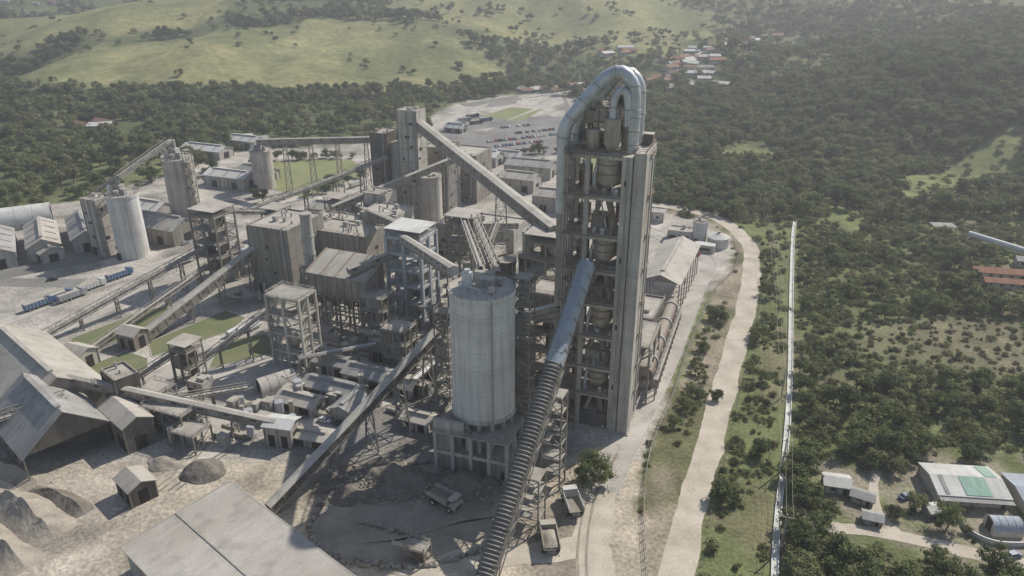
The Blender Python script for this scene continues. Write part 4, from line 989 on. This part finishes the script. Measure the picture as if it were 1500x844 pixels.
# ================================================================= right-hand houses
def house(name,x,y,rot,L,W,e,r,roof,extra=None,z=None):
    mb=MB();z=h(x,y) if z is None else z;mb.at(x,y,z,rot);mb.box(-L/2+.01,L/2-.01,-W/2+.01,W/2-.01,-1.5,0.05,'house_wall')
    gable(mb,L,W,e,r,'house_wall',roof,doors=0,vent=False)
    for i in range(max(1,int(L/4))): mb.cb(-L/2+2+i*4,-W/2-.04,1,1.3,.1,1.1,'glass')
    mb.cb(L/2-1,-W/2-.04,0,1,.12,2.1,'dark_opening')
    if extra: extra(mb)
    return mb.make(name)
def gp(mb):
    mb.add([(-2,-6.4,3.55),(4.5,-6.4,3.55),(4.5,-.2,4.84),(-2,-.2,4.84)],[(0,1,2,3)],'green_sheet')
    mb.add([(5,.2,4.84),(8,.2,4.84),(8,6.4,3.55),(5,6.4,3.55)],[(0,1,2,3)],'green_sheet')
    mb.add([(-7,-6.4,3.55),(-6,-6.4,3.55),(-6,-.2,4.84),(-7,-.2,4.84)],[(0,1,2,3)],'grey_roof')
    mb.box(-9,9,-8.6,-6.6,2.9,3.0,'grey_roof');[mb.cb(-8.5+i*4.2,-8.4,0,.2,.2,2.9,'steel') for i in range(5)]
house('corrugated_roof_house',119,160,-6,17,12.5,3.4,4.7,'pale_roof',gp)
house('corrugated_roof_house',135,156,-6,9,13,3.2,4.4,'blue_roof')
house('corrugated_roof_house',86,161,-14,6,5,2.8,3.7,'pale_roof');house('corrugated_roof_house',91,156,-30,5,3.5,2.2,2.8,'grey_roof')
house('garden_shed',90,148,-20,4,3,2.1,2.7,'grey_roof');house('garden_shed',107,151,10,4,3,2.1,2.7,'pale_roof')
mb=MB();mb.at(121,145,0,-5);vault(mb,7,2.6,1.4,'house_wall','blue_roof',rib='pale_roof');mb.make('vaulted_shed')
mb=MB();q=spline([(113,150),(112,144),(116,140),(124,139.5),(132,141)],1.5)
for p,r_ in zip(q,q[1:]): mb.beam((p.x,p.y,.7),(r_.x,r_.y,.7),.25,1.4,'paint_white')
mb.make('garden_wall')
house('orange_roof_shed',208,296,-12,20,6,3,4.2,'orange_roof');house('orange_roof_shed',206,286,-12,18,5,2.6,3.6,'orange_roof')
house('farm_house',240,300,-12,12,8,3,4.2,'pale_roof');house('farm_house',226,306,-20,8,6,3,4,'grey_roof')
mb=MB();z=h(232,332);mb.at(0,0);mb.tube([(224,347,z+2.2),(240,318,z+2.2)],1.5,'paint_white',20)
for t in(.1,.5,.9): c=Vector((224,347,0)).lerp(Vector((240,318,0)),t);mb.cb(c.x,c.y,z-1,2,2,2,'concrete')
mb.make('storage_tank')
mb=MB();z=h(220,363);mb.at(220,363,z,-8);mb.box(-5.5,5.5,-3.5,3.5,3,3.25,'grey_roof');[mb.cb(x,y,-1.5,.3,.3,4.5,'steel') for x in(-5,0,5) for y in(-3,3)];mb.make('open_shelter')
TOWN=((170,800,20,42,30),(200,880,18,28,38),(45,795,20,42,20),(90,760,8,18,15),(250,945,14,38,25),(-930,1560,30,90,60),(-330,620,4,40,15),(-190,560,5,20,10),(130,960,6,20,20),(330,1060,8,40,30),(-60,1480,8,120,60))
for (cx,cy,n,sx_,sy_) in TOWN:
    for i in range(n):
        x,y=cx+U(-1,1)*sx_,cy+U(-1,1)*sy_
        if inp(x,y,PLANT): continue
        house('village_house',x,y,U(-40,40),U(10,19),U(7,12),3.2,5,random.choice(['tile_roof','tile_roof','pale_roof','grey_roof','orange_roof','pale_roof']),z=h(x,y)+.3)
# ================================================================= fence, posts, poles
mb=MB();F=[(29,110),(31,130),(34,154),(40,178),(52,207),(66,244),(85,288),(99,310),(108,334),(110,352)]
q=spline(F,3)
for i,p in enumerate(q):
    mb.beam((p.x,p.y,0),(p.x,p.y,2),.16,.16,'kerb')
    if i: o=q[i-1];[mb.beam((o.x,o.y,z),(p.x,p.y,z),.07,.07,'steel_grey') for z in(.6,1.2,1.9)]
mb.make('perimeter_fence')
mb=MB();q=spline([(p[0]+4.8,p[1]-1.5) for p in R1[1:10]],2.6)
for p in q: mb.beam((p.x,p.y,0),(p.x,p.y,1.1),.14,.14,'kerb')
mb.make('bollard_row')
polep=[(143,420),(122,330),(103,262),(86,205),(74,168),(64,138)]
mb=MB()
for x,y in polep:
    z=h(x,y);mb.beam((x,y,z),(x,y,z+11),.28,.28,'steel_grey');mb.beam((x-1.6,y+.6,z+10.2),(x+1.6,y-.6,z+10.2),.16,.16,'steel_grey')
for (a,b_) in zip(polep,polep[1:]):
    for s_ in(-1.4,0,1.4):
        pr=None
        for k in range(9):
            t=k/8;x=a[0]+(b_[0]-a[0])*t+s_;y=a[1]+(b_[1]-a[1])*t-s_*.4;z=h(*a)*(1-t)+h(*b_)*t+10.4-4*t*(1-t)*1.6;c=Vector((x,y,z))
            if pr: mb.beam(pr,c,.05,.05,'steel')
            pr=c
mb.make('power_line')
for x,y in((40,205),(56,243),(72,283),(-120,262),(-150,310),(-70,214),(-96,243),(-5,560),(20,540)):
    mb=MB();mb.tube([(x,y,0),(x,y,8)],[.14,.08],'steel_grey',8);mb.beam((x,y,8),(x-1.6,y,8.3),.1,.1,'steel_grey');mb.cb(x-1.8,y,8.2,.7,.3,.12,'paint_white');mb.make('street_lamp')
# ================================================================= VEGETATION
def leafmat(name,c1,c2,c3):
    m=bpy.data.materials.new(name);m.use_nodes=True;nt=m.node_tree;N=nt.nodes;L=nt.links
    b=N['Principled BSDF'];b.inputs['Roughness'].default_value=.75;b.inputs['Specular IOR Level'].default_value=.15
    oi=N.new('ShaderNodeObjectInfo');cr=N.new('ShaderNodeValToRGB');e=cr.color_ramp.elements
    e[0].color=(*c1,1);e[1].color=(*c2,1);e[1].position=.6;k=e.new(1.0);k.color=(*c3,1)
    L.new(oi.outputs['Random'],cr.inputs[0])
    geo=N.new('ShaderNodeNewGeometry');n=N.new('ShaderNodeTexNoise');n.inputs['Scale'].default_value=.6;n.inputs['Detail'].default_value=3;L.new(geo.outputs['Position'],n.inputs[0])
    r=N.new('ShaderNodeMapRange');r.inputs['From Min'].default_value=.3;r.inputs['From Max'].default_value=.7;r.inputs['To Min'].default_value=.6;r.inputs['To Max'].default_value=1.4;L.new(n.outputs[0],r.inputs[0])
    s=N.new('ShaderNodeVectorMath');s.operation='SCALE';L.new(cr.outputs[0],s.inputs[0]);L.new(r.outputs[0],s.inputs['Scale']);L.new(s.outputs[0],b.inputs['Base Color'])
    tr=N.new('ShaderNodeBsdfTranslucent');L.new(s.outputs[0],tr.inputs[0]);mx=N.new('ShaderNodeMixShader');mx.inputs[0].default_value=.42
    L.new(b.outputs[0],mx.inputs[1]);L.new(tr.outputs[0],mx.inputs[2]);L.new(mx.outputs[0],N['Material Output'].inputs[0])
    MATS[name]=m
leafmat('leaf_dark',(0.08,0.105,0.045),(0.115,0.145,0.06),(0.15,0.17,0.08))
leafmat('leaf_mid',(0.14,0.17,0.07),(0.195,0.225,0.095),(0.245,0.255,0.125))
leafmat('leaf_dry',(0.19,0.185,0.095),(0.24,0.225,0.125),(0.28,0.245,0.165))
def tree(seed,hh,cr,lm,nc=11,nl=75,ls=.55,trunk=.35,flat_=.75):
    rnd=random.Random(seed);mb=MB();u=lambda a,b:a+(b-a)*rnd.random()
    th=hh*trunk
    mb.tube([(0,0,-.6),(u(-.1,.1),u(-.1,.1),th*.6),(u(-.3,.3),u(-.3,.3),th*1.3)],[hh*.028,hh*.02,hh*.012],'bark',7)
    for c in range(nc):
        a=u(0,6.283);q=rnd.random()**.6;rr=cr*.8*q;zc=th+(hh-th)*u(.12,.8)*(1-.35*q*q)
        x,y=rr*math.cos(a),rr*math.sin(a);cs=cr*u(.24,.48)
        mb.tube([(0,0,th*.7),(x*.5,y*.5,(th+zc)*.5),(x,y,zc)],[hh*.014,hh*.01,hh*.004],'bark',4,caps=False)
        vs=[];t=(1+5**.5)/2
        for p in((-1,t,0),(1,t,0),(-1,-t,0),(1,-t,0),(0,-1,t),(0,1,t),(0,-1,-t),(0,1,-t),(t,0,-1),(t,0,1),(-t,0,-1),(-t,0,1)):
            k=cs*.34*u(.6,1.1);vs.append((x+p[0]*k,y+p[1]*k,zc+p[2]*k*flat_))
        mb.add(vs,[(0,11,5),(0,5,1),(0,1,7),(0,7,10),(0,10,11),(1,5,9),(5,11,4),(11,10,2),(10,7,6),(7,1,8),(3,9,4),(3,4,2),(3,2,6),(3,6,8),(3,8,9),(4,9,5),(2,4,11),(6,2,10),(8,6,7),(9,8,1)],lm)
        for i in range(nl):
            d=Vector((u(-1,1),u(-1,1),u(-.55,1)))
            if d.length<.1: continue
            d.normalize();p=Vector((x,y,zc))+Vector((d.x,d.y,d.z*flat_))*cs*u(.72,1.3)
            nrm=(d+Vector((u(-.7,.7),u(-.7,.7),u(-.3,.8)))).normalized();t1=nrm.cross(Vector((u(-1,1),u(-1,1),u(-1,1)))).normalized();t2=nrm.cross(t1)
            s=ls*u(.5,1.1);mb.add([p-t1*s*.6,p-t2*s*.4,p+t1*s*.6,p+t2*s*.45],[(0,1,2,3)],lm)
    return mb
kinds=bpy.data.collections.new('forest_tree_kinds')
specs=[(1,11,4.6,'leaf_dark',12,70,.8,.3),(2,9,4.2,'leaf_dark',11,70,.75,.28),(3,13,4.2,'leaf_mid',12,70,.8,.35),(4,8,4.4,'leaf_mid',11,65,.75,.25),
(5,3.2,2.8,'leaf_mid',8,60,.45,.1),(6,2.4,2.5,'leaf_dry',8,55,.4,.1),(7,5.5,3.0,'leaf_mid',9,65,.55,.2),(8,2.6,2.9,'leaf_dark',8,60,.42,.08),(9,10,3.2,'leaf_dry',10,50,.6,.3),(10,1.5,3.2,'leaf_mid',10,45,.4,.05)]
for i,sp in enumerate(specs):
    mb=tree(*sp);o=mb.make('forest_tree_kind_'+'abcdefghij'[i],(0,0,0));S.collection.objects.unlink(o);kinds.objects.link(o)
HOUSEZ=[(119,160,13),(135,156,11),(88,160,7),(121,145,9),(208,291,14),(232,332,10),(220,363,9),(104,142,6),(240,300,10),(226,306,7)]
VST=[(-7,741),(30,760),(90,790),(140,830),(190,850),(210,900),(260,950),(330,1040)]
TRK=[(72,150),(80,146),(95,143),(112,136),(130,132),(160,130)]
pts=[];idx=[];scl=[];rot=[]
def addt(x,y,k,s):
    pts.append((x,y,h(x,y)-.1));idx.append(k);scl.append(s);rot.append((U(-.08,.08),U(-.08,.08),U(0,6.28)))
def inview(x,y): return y>85 and abs(x)<.76*y+45
def scatter(x0,x1,y0,y1,st,fn):
    y=y0
    while y<y1:
        x=x0
        while x<x1:
            a,b_=x+U(-.5,.5)*st*1.1,y+U(-.5,.5)*st*1.1
            if inview(a,b_): fn(a,b_)
            x+=st
        y+=st
def blocked(x,y):
    if inp(x,y,PLANT): return True
    for hx,hy,r_ in HOUSEZ:
        if (x-hx)**2+(y-hy)**2<r_*r_: return True
    if y<430 and (dseg(x,y,R1)<5.4 or dseg(x,y,CH)<2.6): return True
    if y<160 and dseg(x,y,TRK)<4: return True
    if y>730 and y<1060 and x>-20 and x<340 and dseg(x,y,VST)<11: return True
    if y>550:
        for cx,cy,n,sx_,sy_ in TOWN:
            if abs(x-cx)<sx_+6 and abs(y-cy)<sy_+6 and R()<.8: return True
    return False
def near(x,y):
    if blocked(x,y): return
    n1=noise.noise(Vector((x/38,y/38,1.7)));n2=noise.noise(Vector((x/16,y/16,9.1)));n3=noise.noise(Vector((x/80,y/80,4.4)))
    if x<dxr(y)+3 and y<410 and x<120:
        if dseg(x,y,SHR)<2.8 and R()<.8: addt(x,y,random.choice((6,3,6,4)),U(.35,.85))
        elif R()<.16+.4*n2: addt(x,y,random.choice((4,5,9)),U(.3,.7))
        return
    for M in(M4,M7,M8):
        if inp(x,y,M): 
            if R()<.12: addt(x,y,random.choice((4,9,6)),U(.5,1))
            return
    if inp(x,y,HYARD):
        if R()<.16+.4*n2: addt(x,y,random.choice((4,7,6,3,9)),U(.4,.8))
        return
    if y<380 and x<cxr(y):
        d1=dseg(x,y,R1);dc=dseg(x,y,CH)
        if d1<9+22*n2 and dc>3:
            if R()<.85: addt(x,y,random.choice((4,6,7,4,3,9)),U(.4,1.05))
        elif R()<.5+.8*n2: addt(x,y,random.choice((4,9,7,9,5,4)),U(.35,1.0))
        return
    dry=math.hypot((x-178)/52,(y-238)/28)+n1*.5
    if dry<1:
        if R()<.85: addt(x,y,random.choice((5,5,9,5,7,4,5)),U(.3,.75))
        return
    forest=sm(-.2,.25,n3*.8+n2*.6+n1*.3+(.15 if (130<x<230 and 160<y<215) else 0)+(.2 if y>430 else 0)-(.22 if (y>215 and y<430 and x>120) else 0))
    if R()<forest*.75:
        k=random.choice((0,1,2,3,6,6,3,3,6,2));s=U(.4,.95) if k in(0,1,2,3,8) else U(.8,1.4)
        addt(x,y,k,s)
    elif R()<.82: addt(x,y,random.choice((4,4,5,7,6,9,9,4,5)),U(.45,1.2))
scatter(25,520,95,520,3.5,near)
def farf(x,y):
    if blocked(x,y): return
    n1=noise.noise(Vector((x/60,y/60,2.7)));n3=noise.noise(Vector((x/170,y/170,7.7)));n2=noise.noise(Vector((x/25,y/25,6.1)))
    jx,jy=x+n1*25,y+n1*12
    if inp(jx,jy,M1) or inp(jx,jy,M2):
        if R()<.012 or (n2>.42 and n1>.1 and R()<.5): addt(x,y,random.choice((1,3,4)),U(.5,1.1))
        return
    if inp(jx,jy,M3) or inp(jx,jy,M5):
        if R()<.03+.5*sm(.15,.3,n1): addt(x,y,random.choice((1,3,0)),U(.7,1.2))
        return
    if inp(x,y,M4) or inp(jx,jy,M6): return
    if y>900 and n3>.15 and n1<.3 : 
        if R()<.08: addt(x,y,3,1)
        return
    dark=n3+n1*.6+(.35 if (x>330 and y<1000) else 0)+(-.42 if (60<x<320 and y<760) else 0)
    if dark>.12: K=(0,0,1,1,2,3)
    elif dark>-.15: K=(0,1,2,3,3,2,6,8)
    else: K=(3,3,2,6,6,4,8,9,1,4,5)
    if R()<.88-(.35*sm(.1,.35,n2)+(.25 if dark<-.15 else 0))*(dark<0.12):
        k=random.choice(K);addt(x,y,k,U(.65,1.4)*(1.15 if y>700 else 1)*(1.3 if k in(4,9,6,5) else 1))
scatter(-760,420,380,760,6.8,farf)
scatter(40,700,520,760,6.3,farf)
scatter(-1000,1000,760,1150,9,farf)
scatter(-1400,1200,1150,1900,13,farf)
for x0,y0,x1,y1,n in((-196,480,-168,506,8),(-165,509,-112,516,12),(-93,470,-120,418,8),(-230,440,-205,520,14),(-60,560,-72,640,10),(0,520,50,535,10),(56,540,58,700,22),(-20,470,40,490,6),(-150,420,-130,400,4),(-200,440,-190,475,6),(60,430,70,470,6)):
    for i in range(n):
        t=R();addt(x0+(x1-x0)*t+U(-3,3),y0+(y1-y0)*t+U(-3,3),random.choice((0,1,3,6)),U(.5,.95))
me=bpy.data.meshes.new('forest');me.from_pydata(pts,[],[])
for nm,ty,da in(('idx','INT',idx),('scl','FLOAT',scl)):
    at=me.attributes.new(nm,ty,'POINT');at.data.foreach_set('value',da)
at=me.attributes.new('rot','FLOAT_VECTOR','POINT');at.data.foreach_set('vector',[c for r_ in rot for c in r_])
fo=bpy.data.objects.new('forest',me);S.collection.objects.link(fo)
ng=bpy.data.node_groups.new('scatter','GeometryNodeTree')
ng.interface.new_socket('Geometry',in_out='INPUT',socket_type='NodeSocketGeometry');ng.interface.new_socket('Geometry',in_out='OUTPUT',socket_type='NodeSocketGeometry')
gi=ng.nodes.new('NodeGroupInput');go=ng.nodes.new('NodeGroupOutput');ip=ng.nodes.new('GeometryNodeInstanceOnPoints');ci=ng.nodes.new('GeometryNodeCollectionInfo')
ci.inputs['Collection'].default_value=kinds;ci.inputs['Separate Children'].default_value=True;ci.inputs['Reset Children'].default_value=True
def na(n,ty):
    q=ng.nodes.new('GeometryNodeInputNamedAttribute');q.data_type=ty;q.inputs['Name'].default_value=n;return q.outputs['Attribute']
ip.inputs['Pick Instance'].default_value=True
ng.links.new(gi.outputs[0],ip.inputs['Points']);ng.links.new(ci.outputs[0],ip.inputs['Instance']);ng.links.new(na('idx','INT'),ip.inputs['Instance Index'])
ng.links.new(na('rot','FLOAT_VECTOR'),ip.inputs['Rotation']);ng.links.new(na('scl','FLOAT'),ip.inputs['Scale']);ng.links.new(ip.outputs[0],go.inputs[0])
md=fo.modifiers.new('scatter','NODES');md.node_group=ng
print('trees',len(pts))
def single(x,y,seed,hh,cr,lm='leaf_mid',nm='broadleaf_tree',**k):
    mb=tree(seed,hh,cr,lm,**k);o=mb.make(nm,(0,0,0));o.location=(x,y,h(x,y));return o
single(22,164,21,10,6,'leaf_mid',nc=26,nl=120,ls=.5,trunk=.15)
for i,(x,y,a,c) in enumerate(((108,146,9,3.6),(103,153,5,2.6),(127,133,8,3),(98,133,6,3),(96,150,4,2.2),(110,131,10,3.5),(75,165,6,3),(80,150,5,2.6),(140,143,6,3),(96,176,6,3.2),(128,173,7,3.5),(65,204,4,2.2),(70,175,6,3),(105,168,6,3),(110,172,7,3.2),(82,170,6,3),(78,155,4,2.4))):
    single(x,y,30+i,a,c,random.choice(('leaf_dark','leaf_mid')),nc=13,nl=90,ls=.5,trunk=.25)
# ================================================================= atmosphere, light, camera
mb=MB();MATS['haze_air']=hm=bpy.data.materials.new('haze_air');hm.use_nodes=True;nt=hm.node_tree;nt.nodes.clear()
vo=nt.nodes.new('ShaderNodeVolumeScatter');vo.inputs['Density'].default_value=.00030;vo.inputs['Color'].default_value=(.95,.97,1,1);vo.inputs['Anisotropy'].default_value=.3
ou=nt.nodes.new('ShaderNodeOutputMaterial');nt.links.new(vo.outputs[0],ou.inputs['Volume'])
mb.box(-2500,2500,-400,4200,-60,420,'haze_air');mb.make('haze_air')
W=bpy.data.worlds.new('World');S.world=W;W.use_nodes=True;nt=W.node_tree;bg=nt.nodes['Background'];sk=nt.nodes.new('ShaderNodeTexSky')
sk.sky_type='NISHITA';sk.sun_disc=False;sk.sun_elevation=math.radians(44);sk.sun_rotation=math.radians(48.7);sk.altitude=600
nt.links.new(sk.outputs[0],bg.inputs[0]);bg.inputs[1].default_value=.105
sd=bpy.data.lights.new('sun','SUN');sd.energy=5.0;sd.angle=math.radians(.5);sd.color=(1,.94,.85)
so=bpy.data.objects.new('sun',sd);S.collection.objects.link(so)
az=math.radians(48.7);el=math.radians(44);dv=Vector((math.sin(az)*math.cos(el),math.cos(az)*math.cos(el),math.sin(el)))
so.rotation_euler=dv.to_track_quat('Z','Y').to_euler();so.location=(200,200,300)
cd=bpy.data.cameras.new('camera');cam=bpy.data.objects.new('camera',cd);S.collection.objects.link(cam);S.camera=cam
cam.location=(0,0,130);cam.rotation_euler=(math.radians(90-24),0,0);cd.lens=26.4;cd.sensor_width=36;cd.clip_end=20000;cd.clip_start=1
